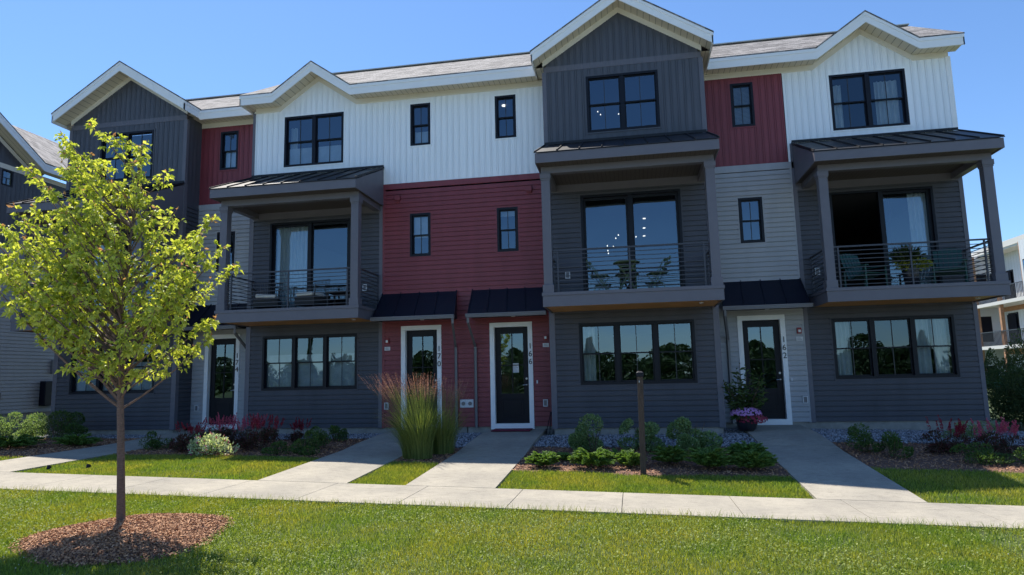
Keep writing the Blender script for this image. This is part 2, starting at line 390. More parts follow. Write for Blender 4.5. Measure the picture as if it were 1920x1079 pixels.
def door(parent, y, a0, a1, number, full=True, notice=False):
    """white casing, black door with a two by two lite"""
    pl = front(y); m = MB(); zt = 2.73; w = 0.12
    pbox(m, pl, a0, a0+w, 0.12, zt-w, -.12, .045); pbox(m, pl, a1-w, a1, 0.12, zt-w, -.12, .045)
    pbox(m, pl, a0, a1, zt-w, zt, -.12, .048); pbox(m, pl, a0, a1, -.02, .12, -.12, .048)
    cas = m.build('door_casing', 'trim_white', parent, bevel=0.004)
    text_mesh('\n'.join(number), 0.205, Matrix.Translation((a1-w/2, y-.053, 2.03)) @ Matrix.Rotation(math.pi/2, 4, 'X'), 'house_number', 'num', cas)
    d = MB(); b0, b1, z0, z1 = a0+w, a1-w, .12, zt-w; o = -.09
    g0, g1, h0, h1 = b0+.15, b1-.15, .88, z1-.17
    pbox(d, pl, b0, g0, z0, z1, o-.04, o); pbox(d, pl, g1, b1, z0, z1, o-.04, o); pbox(d, pl, g0, g1, h1, z1, o-.04, o); pbox(d, pl, g0, g1, z0, h0, o-.04, o)
    ring(d, pl, g0+.02, g1-.02, z0+.17, h0-.12, .03, o, o+.008)      # raised lower panel
    pbox(d, pl, g0+.07, g1-.07, z0+.22, h0-.17, o, o+.006)
    dm = (g0+g1)/2
    dd = d.build('door', 'doorblack', parent, bevel=0.003)
    g = MB(); pbox(g, pl, dm-.012, dm+.012, h0, h1, o-.02, o-.004); hz = h0+(h1-h0)*0.47; pbox(g, pl, g0, dm-.012, hz-.012, hz+.012, o-.02, o-.005); pbox(g, pl, dm+.012, g1, hz-.012, hz+.012, o-.02, o-.005)
    g.build('grille_bar', 'doorblack', dd)
    p = MB(); p.quad(pl(g0, h0, o-.022), pl(g1, h0, o-.022), pl(g1, h1, o-.022), pl(g0, h1, o-.022)); p.build('pane', 'glass', dd)
    h = MB(); h.tube([(b1-.07, y-o-.0+.0, 1.1), (b1-.07, y-o-.06, 1.1)], .018, 10); h.tube([(b1-.07, y-o-.06, 1.1), (b1-.17, y-o-.06, 1.09)], .011, 8)
    h.tube([(b1-.07, y-o-.02, 1.26), (b1-.07, y-o-.035, 1.26)], .028, 12); h.build('door_handle', 'steel', dd)
    if notice:
        n = MB(); pbox(n, pl, dm-.01, dm+.17, 1.42, 1.66, o-.018, o-.014); nn = n.build('paper_notice', 'plate', dd)
        n = MB()
        for k in range(6): pbox(n, pl, dm+.01, dm+.15-.03*(k % 3), 1.45+.032*k, 1.459+.032*k, o-.014, o-.012)
        n.build('notice_print', 'platetext', dd)
    return cas

def awning(parent, y, a0, a1, r0, r1, side, ds=None):
    """metal awning over a door: rear edge r0..r1 narrower, front edge a0..a1; side of the downspout -1/+1"""
    yf = y-.85; zr, zf = 3.62, 2.86
    m = MB(); t = .03
    m.hexa([(a0, yf, zf), (a1, yf, zf), (r1, y, zr), (r0, y, zr), (a0, yf, zf+t), (a1, yf, zf+t), (r1, y, zr+t), (r0, y, zr+t)])
    m.tri((a0, yf, zf), (r0, y, zr), (r0, y, zf)); m.tri((a1, yf, zf), (r1, y, zr), (r1, y, zf))
    n = 4
    for k in range(n+1):
        f = k/n; p = Vector((a0+(a1-a0)*f, yf, zf+t)); q = Vector((r0+(r1-r0)*f, y, zr+t)); m.bar(p+Vector((0,0,.012)), q+Vector((0,0,.012)), .022, .03)
    m.quad((a0+.02, yf+.02, zf+.01), (a1-.02, yf+.02, zf+.01), (r1, y, zf+.01), (r0, y, zf+.01))
    aw = m.build('door_awning', 'awning', parent)
    g = MB(); g.box(a0-.03, a1+.03, yf-.11, yf-.003, zf-.045, zf+.045); g.box(a0-.03, a1+.03, yf-.125, yf-.1105, zf+.018, zf+.05); g.box(a0-.03, a1+.03, yf-.118, yf-.1105, zf-.02, zf+.006)
    g.build('gutter', 'gutter', aw, bevel=.004)
    xd = a1-.02 if side > 0 else a0+.02; xw = xd+.05*side
    xw = ds if ds is not None else xd
    d = MB(); d.tube([(xd, yf-.06, zf-.04), (xd, yf-.06, zf-.16), (xw, y-.07, zf-.72), (xw, y-.06, zf-.8), (xw, y-.06, .02)], .042, 4); d.build('downspout', 'gutter', parent)
    l = MB(); l.lathe([(.055, 0), (.055, -.025), (.04, -.03)], ((a0+a1)/2+.1, yf+.45, zf+.008), 14); l.build('recessed_light', 'plate', aw)
    return aw

def strobe(parent, y, x, z):
    pl = front(y); m = MB(); pbox(m, pl, x-.055, x+.055, z-.075, z+.075, .012, .075); s = m.build('fire_alarm', 'red_plastic', parent, bevel=.008)
    m = MB(); pbox(m, pl, x-.028, x+.028, z-.045, z+.02, .0755, .095); m.build('strobe_lens', 'lens', s, bevel=.006)
    m = MB(); pbox(m, pl, x-.08, x+.08, z-.255, z-.155, .012, .040); q = m.build('notice_plate', 'plate', parent)
    m = MB()
    for k in range(3): pbox(m, pl, x-.06, x+.06-.02*k, z-.235+.024*k, z-.226+.024*k, .0402, .0415)
    m.build('plate_print', 'platetext', q)
def outlet(parent, y, x, z, pl=None):
    pl = pl or front(y); m = MB(); ring(m, pl, x-.06, x+.06, z-.09, z+.09, .02, .004, .055); o = m.build('outlet_box', 'plate', parent)
    m = MB(); pbox(m, pl, x-.04, x+.04, z-.07, z+.07, .005, .045); m.build('outlet_cover', 'gutter', o, bevel=.004)

def bay_porch(parent, yw, x0, x1, gx=None, mid=True, xl=None, rail_left=True, ext=0.0):
    """balcony deck, railing, columns and metal porch roof in front of a bay whose wall is at yw"""
    xa = (xl if xl is not None else x0)+.03; xb = x1-.03
    yd = yw-1.585-ext; zd, zb = 3.179, 2.857
    m = MB(); m.box(xa, xb, yd, yd+.03, zb, zd-.075); m.box(xa-.018, xb+.018, yd-.018, yd+.03, zd-.0745, zd)
    for x, s in ((xa, 1), (xb, -1)):
        p, q = sorted((x, x+.03*s)); m.box(p, q, yd+.0305, yw-.018, zb, zd-.075)
        p, q = sorted((x-.018*s, x+.03*s)); m.box(p, q, yd+.0305, yw-.018, zd-.0745, zd)
    dk = m.build('balcony', 'trim_dark', parent, bevel=.003)
    m = MB(); k = yd+.04
    while k < yw-.03: m.box(xa+.031, xb-.031, k, min(k+.135, yw-.02), zd-.03, zd-.004); k += .142
    m.build('deck_floor', 'deck', dk)
    m = MB(); m.box(xa+.031, xb-.031, yd+.031, yw-.018, zb+.03, zb+.05); m.build('deck_soffit', 'cedar', dk)
    m = MB(); m.lathe([(.05, 0), (.05, -.02)], ((xa+xb)/2+1.55, yd+.7, zb+.03), 12); m.build('recessed_light', 'plate', dk)
    # columns
    yc = yd+.13; cols = []
    for xc in (xa+.13, xb-.13):
        m = MB(); m.box(xc-.1, xc+.1, yc-.1, yc+.1, zd+.18, 5.84); m.box(xc-.125, xc+.125, yc-.125, yc+.125, zd+.001, zd+.18); m.box(xc-.125, xc+.125, yc-.125, yc+.125, 5.84, 5.96); m.box(xc-.112, xc+.112, yc-.112, yc+.112, 5.80, 5.84)
        m.build('column', 'trim_dark', dk, bevel=.004); cols.append(xc)
    # railing
    def rail(name, p, q, posts):
        m = MB(); n = 10; h = .97
        P, Q = Vector(p), Vector(q)
        for k in range(n):
            z = zd+.08+k*(h-.08)/(n-1); w = .036 if k == n-1 else .016
            m.bar(P+Vector((0,0,z)), Q+Vector((0,0,z)), w+.01 if k == n-1 else w, w)
        for f in posts:
            c = P+(Q-P)*f; m.bar(c+Vector((0,0,zd+.003)), c+Vector((0,0,zd+h)), .035, .035, (0,1,0))
        m.build(name, 'rail', dk)
    L = cols[1]-cols[0]
    rail('railing', (cols[0]+.1, yc, 0), (cols[1]-.1, yc, 0), (.035, .5, .965))
    rail('railing', (cols[0]-.02, yc+.1, 0), (cols[0]-.02, yw-.02, 0), (.09, .93))
    rail('railing', (cols[1]+.02, yc+.1, 0), (cols[1]+.02, yw-.02, 0), (.09, .93))
    # roof
    yf = yw-1.93-ext; ra, rb = (gx if gx else (x0-.02, x1+.02)); zf, zr = 6.33, 7.19
    m = MB(); t = .02
    m.hexa([(ra-.02, yf-.02, zf), (rb+.02, yf-.02, zf), (rb+.02, yw-.01, zr), (ra-.02, yw-.01, zr), (ra-.02, yf-.02, zf+t), (rb+.02, yf-.02, zf+t), (rb+.02, yw-.01, zr+t), (ra-.02, yw-.01, zr+t)])
    n = 8
    for k in range(n+1):
        x = ra+(rb-ra)*k/n; m.bar((x, yf-.02, zf+t+.016), (x, yw-.01, zr+t+.016), .022, .036)
    m.box(ra, rb, yw-.045, yw-.0105, zr+.02, zr+.09)
    rf = m.build('porch_roof', 'metal_roof', parent)
    m = MB(); zc = 6.10
    m.box(ra, rb, yf, yf+.03, zc, zf-.002)
    for x, s in ((ra, 1), (rb, -1)):
        p, q = sorted((x, x+.03*s))
        m.hexa([(p, yf+.031, zc), (q, yf+.031, zc), (q, yw-.018, zc), (p, yw-.018, zc), (p, yf+.031, zf), (q, yf+.031, zf), (q, yw-.018, zr-.03), (p, yw-.018, zr-.03)])
    m.build('porch_fascia', 'trim_dark', rf, bevel=.003)
    m = MB(); m.box(ra+.031, rb-.031, yf+.031, yw-.018, zc+.02, zc+.035); m.build('porch_ceiling', 'porch_ceiling', rf)
    m = MB(); m.box(cols[0]-.1, cols[1]+.1, yc-.09, yc+.09, 5.961, zc+.018)
    for xc in cols: m.box(xc-.09, xc+.09, yc+.0905, yw-.018, 5.961, zc+.018)
    m.build('porch_beam', 'trim_dark', rf, bevel=.004)
    return dk

# ------------------------------------------------------------------ eaves
FT = .28; SO = .22; FR = .37
def eave(parts, pts, yw_fn=None):
    """pts: list of (x, y, h) along the fascia line; parts: dict of MB"""
    for (a, b) in zip(pts[:-1], pts[1:]):
        A = Vector(a); B = Vector(b); d = Vector((B.x-A.x, B.y-A.y, 0)).normalized(); n = Vector((d.y, -d.x, 0))*-1   # inward
        t = n*.03
        fa = parts['fascia']
        fa.hexa([A+Vector((0,0,-FT)), B+Vector((0,0,-FT)), B+t+Vector((0,0,-FT)), A+t+Vector((0,0,-FT)), A+Vector((0,0,-.004)), B+Vector((0,0,-.004)), B+t+Vector((0,0,-.004)), A+t+Vector((0,0,-.004))])
        nn = n*-.012; h1 = -.09
        fa.hexa([A+nn+Vector((0,0,h1)), B+nn+Vector((0,0,h1)), B+Vector((0,0,h1)), A+Vector((0,0,h1)), A+nn+Vector((0,0,-.006)), B+nn+Vector((0,0,-.006)), B+Vector((0,0,-.006)), A+Vector((0,0,-.006))])

def soffit_seg(mb, a, b, c, d):   # a,b on the fascia line, c,d on the wall
    z = Vector((0,0,-SO)); mb.quad(Vector(a)+z, Vector(b)+z, Vector(c)+z, Vector(d)+z)

def frieze(mb, y, pts, th=.036):
    for (a, b) in zip(pts[:-1], pts[1:]):
        (xa, ha), (xb, hb) = a, b
        mb.hexa([(xa, y-th, ha-FR), (xb, y-th, hb-FR), (xb, y, hb-FR), (xa, y, ha-FR), (xa, y-th, ha-SO+.02), (xb, y-th, hb-SO+.02), (xb, y, hb-SO+.02), (xa, y, ha-SO+.02)])

def roof_poly(mb, pts, t=.035):
    """slab from a planar polygon, thickness t upward"""
    n = len(pts); mb.add([tuple(p) for p in pts]+[(p[0], p[1], p[2]+t) for p in pts],
        [tuple(range(n))[::-1], tuple(range(n, 2*n))]+[(i, (i+1) % n, n+(i+1) % n, n+i) for i in range(n)])

HE = 9.52; SL = 0.60
def unit_shell(parent, x0, x1, ye, yback=8.0):
    pass

def main_roof(parent, x0, x1, ye, notch=None, yridge=3.3, name='roof', he=HE):
    zr = he+SL*(yridge-ye)
    m = MB(); pts = [(x0, ye, he)]
    if notch: pts += [(q[0], q[1], he+SL*(q[1]-ye)) for q in notch]
    pts += [(x1, ye, he), (x1, yridge, zr), (x0, yridge, zr)]
    roof_poly(m, pts)
    roof_poly(m, [(x0, yridge, zr), (x1, yridge, zr), (x1, 8.3, zr-SL*(8.3-yridge)), (x0, 8.3, zr-SL*(8.3-yridge))])
    r = m.build(name, 'shingle', parent)
    c = MB(); c.bar((x0, yridge, zr+.04), (x1, yridge, zr+.04), .24, .03); c.build('ridge_cap', 'ridgecap', r)
    return r

def gable_roof(parent, xa, xl, xr, ha, hl, hr, yf, yv_l, yv_a, yv_r, name='gable_roof'):
    m = MB(); e = .02
    roof_poly(m, [(xl-e, yf-e, hl-e*.6), (xa, yf-e, ha), (xa, yv_a, ha), (xl-e, yv_l, hl-e*.6)])
    roof_poly(m, [(xa, yf-e, ha), (xr+e, yf-e, hr-e*.6), (xr+e, yv_r, hr-e*.6), (xa, yv_a, ha)])
    g = m.build(name, 'shingle_side', parent)
    return g

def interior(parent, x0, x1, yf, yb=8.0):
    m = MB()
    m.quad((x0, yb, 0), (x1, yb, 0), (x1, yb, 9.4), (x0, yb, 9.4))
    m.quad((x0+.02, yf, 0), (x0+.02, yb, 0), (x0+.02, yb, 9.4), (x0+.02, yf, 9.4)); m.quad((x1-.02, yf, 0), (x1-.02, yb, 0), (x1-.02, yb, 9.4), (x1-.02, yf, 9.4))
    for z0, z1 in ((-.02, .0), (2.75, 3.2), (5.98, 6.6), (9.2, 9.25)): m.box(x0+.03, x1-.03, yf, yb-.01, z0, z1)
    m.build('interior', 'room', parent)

def corner_board(mb, x, y, z0, z1, side=1, w=.1):
    """trim at an outside corner: face toward the street and, for side, toward -x(-1)/+x(+1)"""
    p, q = sorted((x, x-w*side)); mb.box(p, q, y-.040, y, z0, z1)
    p, q = sorted((x, x+.040*side)); mb.box(p, q, y-.040, y+w, z0, z1)

# window size table
W3 = (7.45, 8.96); S3 = (7.766, 8.98); S2 = (4.62, 5.825); G1 = (1.077, 2.586); SLZ = (3.22, 5.815)

# =================================================================== TOWNHOUSES
GRP = 'townhouses of the row'
def bay_lower(parent, x0, x1, y, tri, sld, kind, sides=None):
    """ground and second floor of a bay: charcoal lap siding, triple window, patio door"""
    m = MB(); pl = front(y)
    lap_courses(m, x0+.09, x1-.09, .05, 7.2, [(tri[0], tri[1], *G1), (sld[0], sld[1], *SLZ)], pl)
    if sides:
        for s, ybk in sides:
            pp = facel(x0) if s < 0 else facer(x1)
            lap_courses(m, y+.09, ybk, .05, 6.6 if kind == 'gable' else 6.6, [], pp)
    w = m.build('lap_siding', 'dark_lap', parent)
    for x, s in ((x0, -1), (x1, 1)):
        t = MB()
        if sides and any(q[0] == s for q in sides): corner_board(t, x, y, .03, 7.2, s)
        else: p, q = sorted((x, x-.1*s)); t.box(p, q, y-.040, y, .03, 7.2)
        t.build('corner_trim', 'trim_dark', parent, bevel=.003)
    t = MB(); t.box(x0+.101, x1-.101, y-.038, y, 5.93, 6.12); t.build('band_trim', 'trim_dark', parent)

# ---- unit B (white gable, red entry, number 170)
hB = thing('townhouse', 'white gabled townhouse with red lower wall and door number 170', 'townhouse', (-5.1, 0, -.12), GRP)
xB0, xB1, xBC = -8.213, -4.211, -1.87
bprof = hprof([(-8.4, 9.52), (-7.39, 9.52), (-6.2, 10.34), (-5.02, 9.52), (xBC, 9.52)])
holesB = [(-7.229, -5.4, *W3), (-3.403, -2.82, *S3)]
m = MB(); bb_wall(m, xB0, xBC, 6.71, lambda a: bprof(a)-.30, holesB, front(0), brk=(-7.39, -6.2, -5.02), gap=.0055, bo=.021)
bb_wall(m, 0.02, S_, 6.5, lambda a: 9.2, [], facel(xB0), step=.2)
m.build('board_siding', 'white_bb', hB)
m = MB(); m.box(xB0-.03, xB0+.05, -.03, .07, 6.5, 9.17); m.build('corner_trim', 'trim_dark', hB)
m = MB(); frieze(m, 0, [(xB0+.05, 9.52), (-7.39, 9.52), (-6.2, 10.34), (-5.02, 9.52), (xBC, 9.52)]); m.build('frieze', 'cream', hB)
bay_lower(hB, xB0, xB1, 0, (-7.738, -4.95), (-7.60, -5.16), 'flat', sides=[(-1, S_)])
m = MB(); lap_courses(m, xB1+.07, xBC, .05, 6.52, [(-3.42, -2.83, *S2), (-3.674, -2.55, -.05, 2.73)], front(0)); m.build('lap_siding', 'red_lap', hB)
m = MB(); m.box(xB1, xB1+.07, -.036, 0, .03, 6.55); m.box(xB1+.0, xBC, -.042, 0, 6.551, 6.71); m.build('band_trim', 'red_lap', hB, bevel=.003)
window(hB, front(0), -7.229, -5.4, *W3, cols=2, trim='white_bb', shade=[(0.0, 1, 0, .38)], curtains=[(0, .14, .35, .85)])
window(hB, front(0), -3.403, -2.82, *S3, trim='white_bb', shade=[(0, 1, .0, .35)])
window(hB, front(0), -3.42, -2.83, *S2, trim='red_lap', shade=[(0, 1, .45, 1)])
window(hB, front(0), -7.738, -4.93, *G1, cols=3, trim='dark_lap', shade=[(0, 1, 0, .66)])
window(hB, front(0), -7.60, -5.16, *SLZ, cols=2, hung=False, slider=True, trim='dark_lap', curtains=[(.02, .44, 0, 1)])
door(hB, 0, -3.674, -2.55, '170')
awning(hB, 0, -4.15, -1.98, -4.2, -2.12, 1, -2.15)
strobe(hB, 0, -4.06, 2.34); outlet(hB, 0, -4.08, .61); outlet(hB, 0, -4.72, 3.83)
m = MB(); m.box(-3.85, -3.69, -.10, -.012, 6.22, 6.36); m.box(-3.83, -3.71, -.075, -.012, 6.18, 6.2195); m.build('vent_hood', 'red_lap', hB, bevel=.01)
bay_porch(hB, 0, xB0, xB1)
R_ = dict(fascia=MB())
eave(R_, [(-8.40, S_-.1, 9.52), (-8.40, -.5, 9.52), (-7.39, -.5, 9.52), (-6.2, -.5, 10.34), (-5.02, -.5, 9.52), (xBC, -.5, 9.52)])
R_['fascia'].build('fascia', 'trim_white', hB)
m = MB()
for (xa, ha), (xb, hb) in zip([(-8.40, 9.52), (-7.39, 9.52), (-6.2, 10.34), (-5.02, 9.52)], [(-7.39, 9.52), (-6.2, 10.34), (-5.02, 9.52), (xBC, 9.52)]):
    soffit_seg(m, (xa, -.5, ha), (xb, -.5, hb), (xb, 0, hb), (xa, 0, ha))
soffit_seg(m, (-8.40, 0, 9.52), (xB0, 0, 9.52), (xB0, S_, 9.52), (-8.40, S_, 9.52)); m.build('soffit', 'soffit', hB)
yv = -.5+(10.34-9.52)/SL
main_roof(hB, -8.42, xBC, -.5, notch=[(-7.39, -.5), (-6.2, yv), (-5.02, -.5)])
gable_roof(hB, -6.2, -7.39, -5.02, 10.34, 9.52, 9.52, -.5, -.5, yv, -.5)
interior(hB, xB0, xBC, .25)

# ---- unit C (charcoal gable, number 166)
hC = thing('townhouse', 'tallest charcoal gabled townhouse, with red entry wall and door number 166', 'townhouse', (1.3, 0, -.12), GRP)
xC0, xC1 = .479, 4.471; yC = -P_
holes = [(1.571, 3.39, *W3)]
cprof = hprof([(.22, 9.56), (2.46, 11.0), (4.73, 9.56)])
m = MB(); bb_wall(m, xC0+.07, xC1-.07, 7.2, lambda a: 9.18, holes, front(yC), zflat=9.18)
bb_wall(m, xC0+.07, xC1-.07, 9.33, lambda a: cprof(a)-.36, [], front(yC), brk=(2.46,), zflat=9.33)
bb_wall(m, yC+.07, 0, 6.6, lambda a: 9.35, [], facel(xC0)); bb_wall(m, yC+.07, S_, 6.6, lambda a: 9.35, [], facer(xC1))
m.build('board_siding', 'dark_bb', hC)
m = MB(); m.box(xC0, xC1, yC-.03, yC, 9.18, 9.33); m.build('belt_board', 'trim_dark', hC)
for x_, s_ in ((xC0, -1), (xC1, 1)): m = MB(); corner_board(m, x_, yC, 7.2, 9.179, s_, .07); m.build('corner_trim', 'trim_dark', hC)
bay_lower(hC, xC0, xC1, yC, (1.167, 3.93), (1.317, 3.777), 'gable', sides=[(-1, 0), (1, S_)])
# entry part
m = MB(); bb_wall(m, xBC, xC0, 6.71, lambda a: 9.2, [(-.976, -.394, *S3)], front(0), gap=.0055, bo=.021); m.build('board_siding', 'white_bb', hC)
m = MB(); frieze(m, 0, [(xBC, 9.52), (xC0, 9.52)]); frieze(m, yC, [(xC0-.02, cprof(xC0-.02)-.0), (2.46, 11.0), (xC1+.02, cprof(xC1+.02))]); m.build('frieze', 'cream', hC)
m = MB(); lap_courses(m, xBC, xC0-.03, .05, 6.52, [(-.977, -.405, *S2), (-1.233, -.1, -.05, 2.73)], front(0)); m.build('lap_siding', 'red_lap', hC)
m = MB(); m.box(xBC, xC0-.042, -.042, 0, 6.551, 6.71); m.build('band_trim', 'red_lap', hC, bevel=.003)
window(hC, front(0), -.976, -.394, *S3, trim='white_bb', glass='glass')
window(hC, front(0), -.977, -.405, *S2, trim='red_lap', shade=[(0, 1, .86, 1)])
window(hC, front(yC), 1.571, 3.39, *W3, cols=2, trim='dark_bb')
window(hC, front(yC), 1.167, 3.93, *G1, cols=3, trim='dark_lap', curtains=[(.0, .12, 0, 1), (.9, .99, 0, 1)][:1])
window(hC, front(yC), 1.317, 3.777, *SLZ, cols=2, hung=False, slider=True, trim='dark_lap')
door(hC, 0, -1.233, -.1, '166', notice=True)
awning(hC, 0, -1.62, .36, -1.68, .20, -1, -1.62)
strobe(hC, 0, .25, 2.31); outlet(hC, 0, .2, .63); outlet(hC, yC, .94, 3.80)
m = MB(); pbox(m, front(0), -.02, .02, 1.13, 1.21, .012, .05); m.build('doorbell', 'plate', hC)
m = MB(); pbox(m, front(0), -2.05, -1.69, .54, .75, .012, .05); vb = m.build('dryer_vent', 'plate', hC, bevel=.006)
m = MB()
for x in (-1.96, -1.78): m.tube([(x, -.0505, .645), (x, -.075, .645)], .048, 14)
m.build('vent_pipe', 'gutter', vb)
m = MB(); m.box(-.16, 0, -.10, -.012, 6.22, 6.36); m.box(-.14, -.02, -.075, -.012, 6.18, 6.2195); m.build('vent_hood', 'red_lap', hC, bevel=.01)
bay_porch(hC, yC, xC0, xC1, ext=.08)
R_ = dict(fascia=MB())
eave(R_, [(xBC, -.5, 9.52), (.22, -.5, 9.52)]); eave(R_, [(.22, -.3, 9.56), (.22, -1.2, 9.56), (2.46, -1.2, 11.0), (4.73, -1.2, 9.56), (4.73, .3, 9.56)])
R_['fascia'].build('fascia', 'trim_white', hC)
m = MB(); soffit_seg(m, (xBC, -.5, 9.52), (.25, -.5, 9.52), (.25, 0, 9.52), (xBC, 0, 9.52))
soffit_seg(m, (.22, -1.2, 9.56), (2.46, -1.2, 11.0), (2.46, yC, 11.0), (.22, yC, 9.56)); soffit_seg(m, (2.46, -1.2, 11.0), (4.73, -1.2, 9.56), (4.73, yC, 9.56), (2.46, yC, 11.0))
soffit_seg(m, (.22, yC, 9.56), (xC0, yC, 9.56), (xC0, 0, 9.56), (.22, 0, 9.56)); soffit_seg(m, (xC1, yC, 9.56), (4.73, yC, 9.56), (4.73, S_, 9.56), (xC1, S_, 9.56))
m.build('soffit', 'soffit', hC)
yvC = -.5+(11.0-9.52)/SL
main_roof(hC, xBC, 4.60, -.5, notch=[(.2, -.5), (2.46, yvC), (4.55, -.5)])
gable_roof(hC, 2.46, .22, 4.73, 11.0, 9.56, 9.56, -1.2, -.4, yvC+.05, .3)
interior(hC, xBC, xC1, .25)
lm = [((2.98, 2.9, 5.955), .042), ((3.0, 4.24, 5.955), .042), ((3.02, 5.5, 5.955), .042)]
for c, r in lm:
    m = MB(); m.lathe([(r, 0), (r, .02)], c, 14); m.build('ceiling_light', 'bulb', hC)
for x, y, z in [(2.2, 2, 5.31), (2.12, 2.05, 5.23), (2.7, 2.1, 5.25), (1.87, 2, 5.01), (2.04, 2.1, 5.0), (1.88, 2, 4.87), (1.89, 2.02, 4.79)]:
    m = MB(); m.lathe([(.004, .03), (.014, .014), (.017, 0), (.012, -.012)], (x, y, z), 8); m.build('pendant_light', 'bulb', hC)
for x, y, z in [(1.75, 2, 9.1), (1.83, 2, 9.0), (2.36, 2, 8.97)]:
    m = MB(); m.lathe([(.006, .025), (.017, .008), (.013, -.012)], (x, y, z), 8); m.build('pendant_light', 'bulb', hC)
m = MB(); m.lathe([(.06, 0), (.06, .03)], (-.93, 1.1, 9.165), 14); m.build('ceiling_light', 'bulb', hC)

# ---- unit D (white gable, grey entry, number 162)
hD = thing('townhouse', 'white gabled end townhouse with light grey entry wall and door number 162', 'townhouse', (7.6, S_, -.12), GRP)
xDe, xD1, y = 6.712, 10.709, S_
dprof = hprof([(xC1, 9.52), (7.45, 9.52), (8.69, 10.38), (9.88, 9.52), (10.9, 9.52)])
m = MB(); bb_wall(m, xDe-.03, xD1-.08, 6.71, lambda a: dprof(a)-.30, [(7.829, 9.658, *W3)], front(y), brk=(7.45, 8.69, 9.88), gap=.0055, bo=.021); m.build('board_siding', 'white_bb', hD)
m = MB(); corner_board(m, xD1, y, 6.9, 9.17, 1, .08); m.build('corner_trim', 'trim_white', hD)
m = MB(); bb_wall(m, y+.1, 8, 6.6, lambda a: 9.4, [], facer(xD1), zflat=9.0); lap_courses(m, y+.1, 8, 0, 6.6, [], facer(xD1)); m.build('end_wall', 'white_bb', hD)
m = MB(); frieze(m, y, [(xC1, 9.52), (7.45, 9.52), (8.69, 10.38), (9.88, 9.52), (xD1, 9.52)]); m.build('frieze', 'cream', hD)
m = MB(); bb_wall(m, xC1, xDe-.05, 6.71, lambda a: 9.2, [(5.336, 5.922, *S3)], front(y)); m.build('board_siding', 'red_lap', hD)
m = MB(); lap_courses(m, xC1, xDe-.03, .05, 6.52, [(5.346, 5.948, *S2), (5.121, 6.277, -.05, 2.73)], front(y)); m.build('lap_siding', 'grey_lap', hD)
m = MB(); m.box(xC1, xDe+.14, y-.04, y, 6.53, 6.71); m.box(xDe-.03, xDe+.02, y-.03, y, .03, 6.529); m.build('band_trim', 'grey_lap', hD, bevel=.003)
bay_lower(hD, xDe+.02, xD1, y, (7.378, 10.166), (7.578, 10.01), 'flat')
window(hD, front(y), 7.829, 9.658, *W3, cols=2, trim='white_bb', curtains=[(.02, .16, 0, .9), (.64, .97, 0, .9)], glass='glass_soft')
w = window(hD, front(y), 5.336, 5.922, *S3, trim='red_lap', glass='glass_soft'); blinds(w, front(y), 5.40, 5.86, 7.83, 8.92)
window(hD, front(y), 5.346, 5.948, *S2, trim='grey_lap')
window(hD, front(y), 7.378, 10.166, *G1, cols=3, trim='dark_lap', curtains=[(.0, .15, 0, 1), (.72, .84, 0, 1), (.86, .99, 0, 1)], glass='glass_soft')
window(hD, front(y), 7.578, 10.01, *SLZ, cols=2, hung=False, slider=True, openleft=True, trim='dark_lap', curtains=[(.80, .98, 0, .98)])
door(hD, y, 5.121, 6.277, '162')
awning(hD, y, 4.69, 6.72, 4.8, 6.72, -1, 4.86)
strobe(hD, y, 6.6, 2.31); outlet(hD, y, 6.62, .59); outlet(hD, y, 7.15, 3.79)
m = MB(); pbox(m, front(y), 6.32, 6.36, 1.05, 1.13, .012, .05); m.build('doorbell', 'plate', hD)
bay_porch(hD, y, xDe, xD1, gx=(6.79, xD1+.03), xl=6.88)
R_ = dict(fascia=MB())
eave(R_, [(4.73, .16, 9.52), (7.45, .16, 9.52), (8.69, .16, 10.38), (9.88, .16, 9.52), (10.9, .16, 9.52)])
R_['fascia'].hexa([(10.87, .16, 9.24), (10.9, .16, 9.24), (10.9, 3.3, 11.12), (10.87, 3.3, 11.12), (10.87, .16, 9.515), (10.9, .16, 9.515), (10.9, 3.3, 11.4), (10.87, 3.3, 11.4)])
R_['fascia'].build('fascia', 'trim_white', hD)
m = MB()
for (xa, ha), (xb, hb) in zip([(xC1, 9.52), (7.45, 9.52), (8.69, 10.38), (9.88, 9.52)], [(7.45, 9.52), (8.69, 10.38), (9.88, 9.52), (10.9, 9.52)]):
    soffit_seg(m, (xa, .16, ha), (xb, .16, hb), (xb, y, hb), (xa, y, ha))
soffit_seg(m, (xD1, .16, 9.52), (10.9, .16, 9.52), (10.9, 3.3, 11.4), (xD1, 3.3, 11.4)); m.build('soffit', 'soffit', hD)
yvD = .16+(10.38-9.52)/SL
main_roof(hD, 4.60, 10.92, .16, notch=[(7.45, .16), (8.69, yvD), (9.88, .16)], yridge=3.2)
gable_roof(hD, 8.69, 7.45, 9.88, 10.38, 9.52, 9.52, .16, .16, yvD, .16)
interior(hD, xC1, xD1, S_+.25)

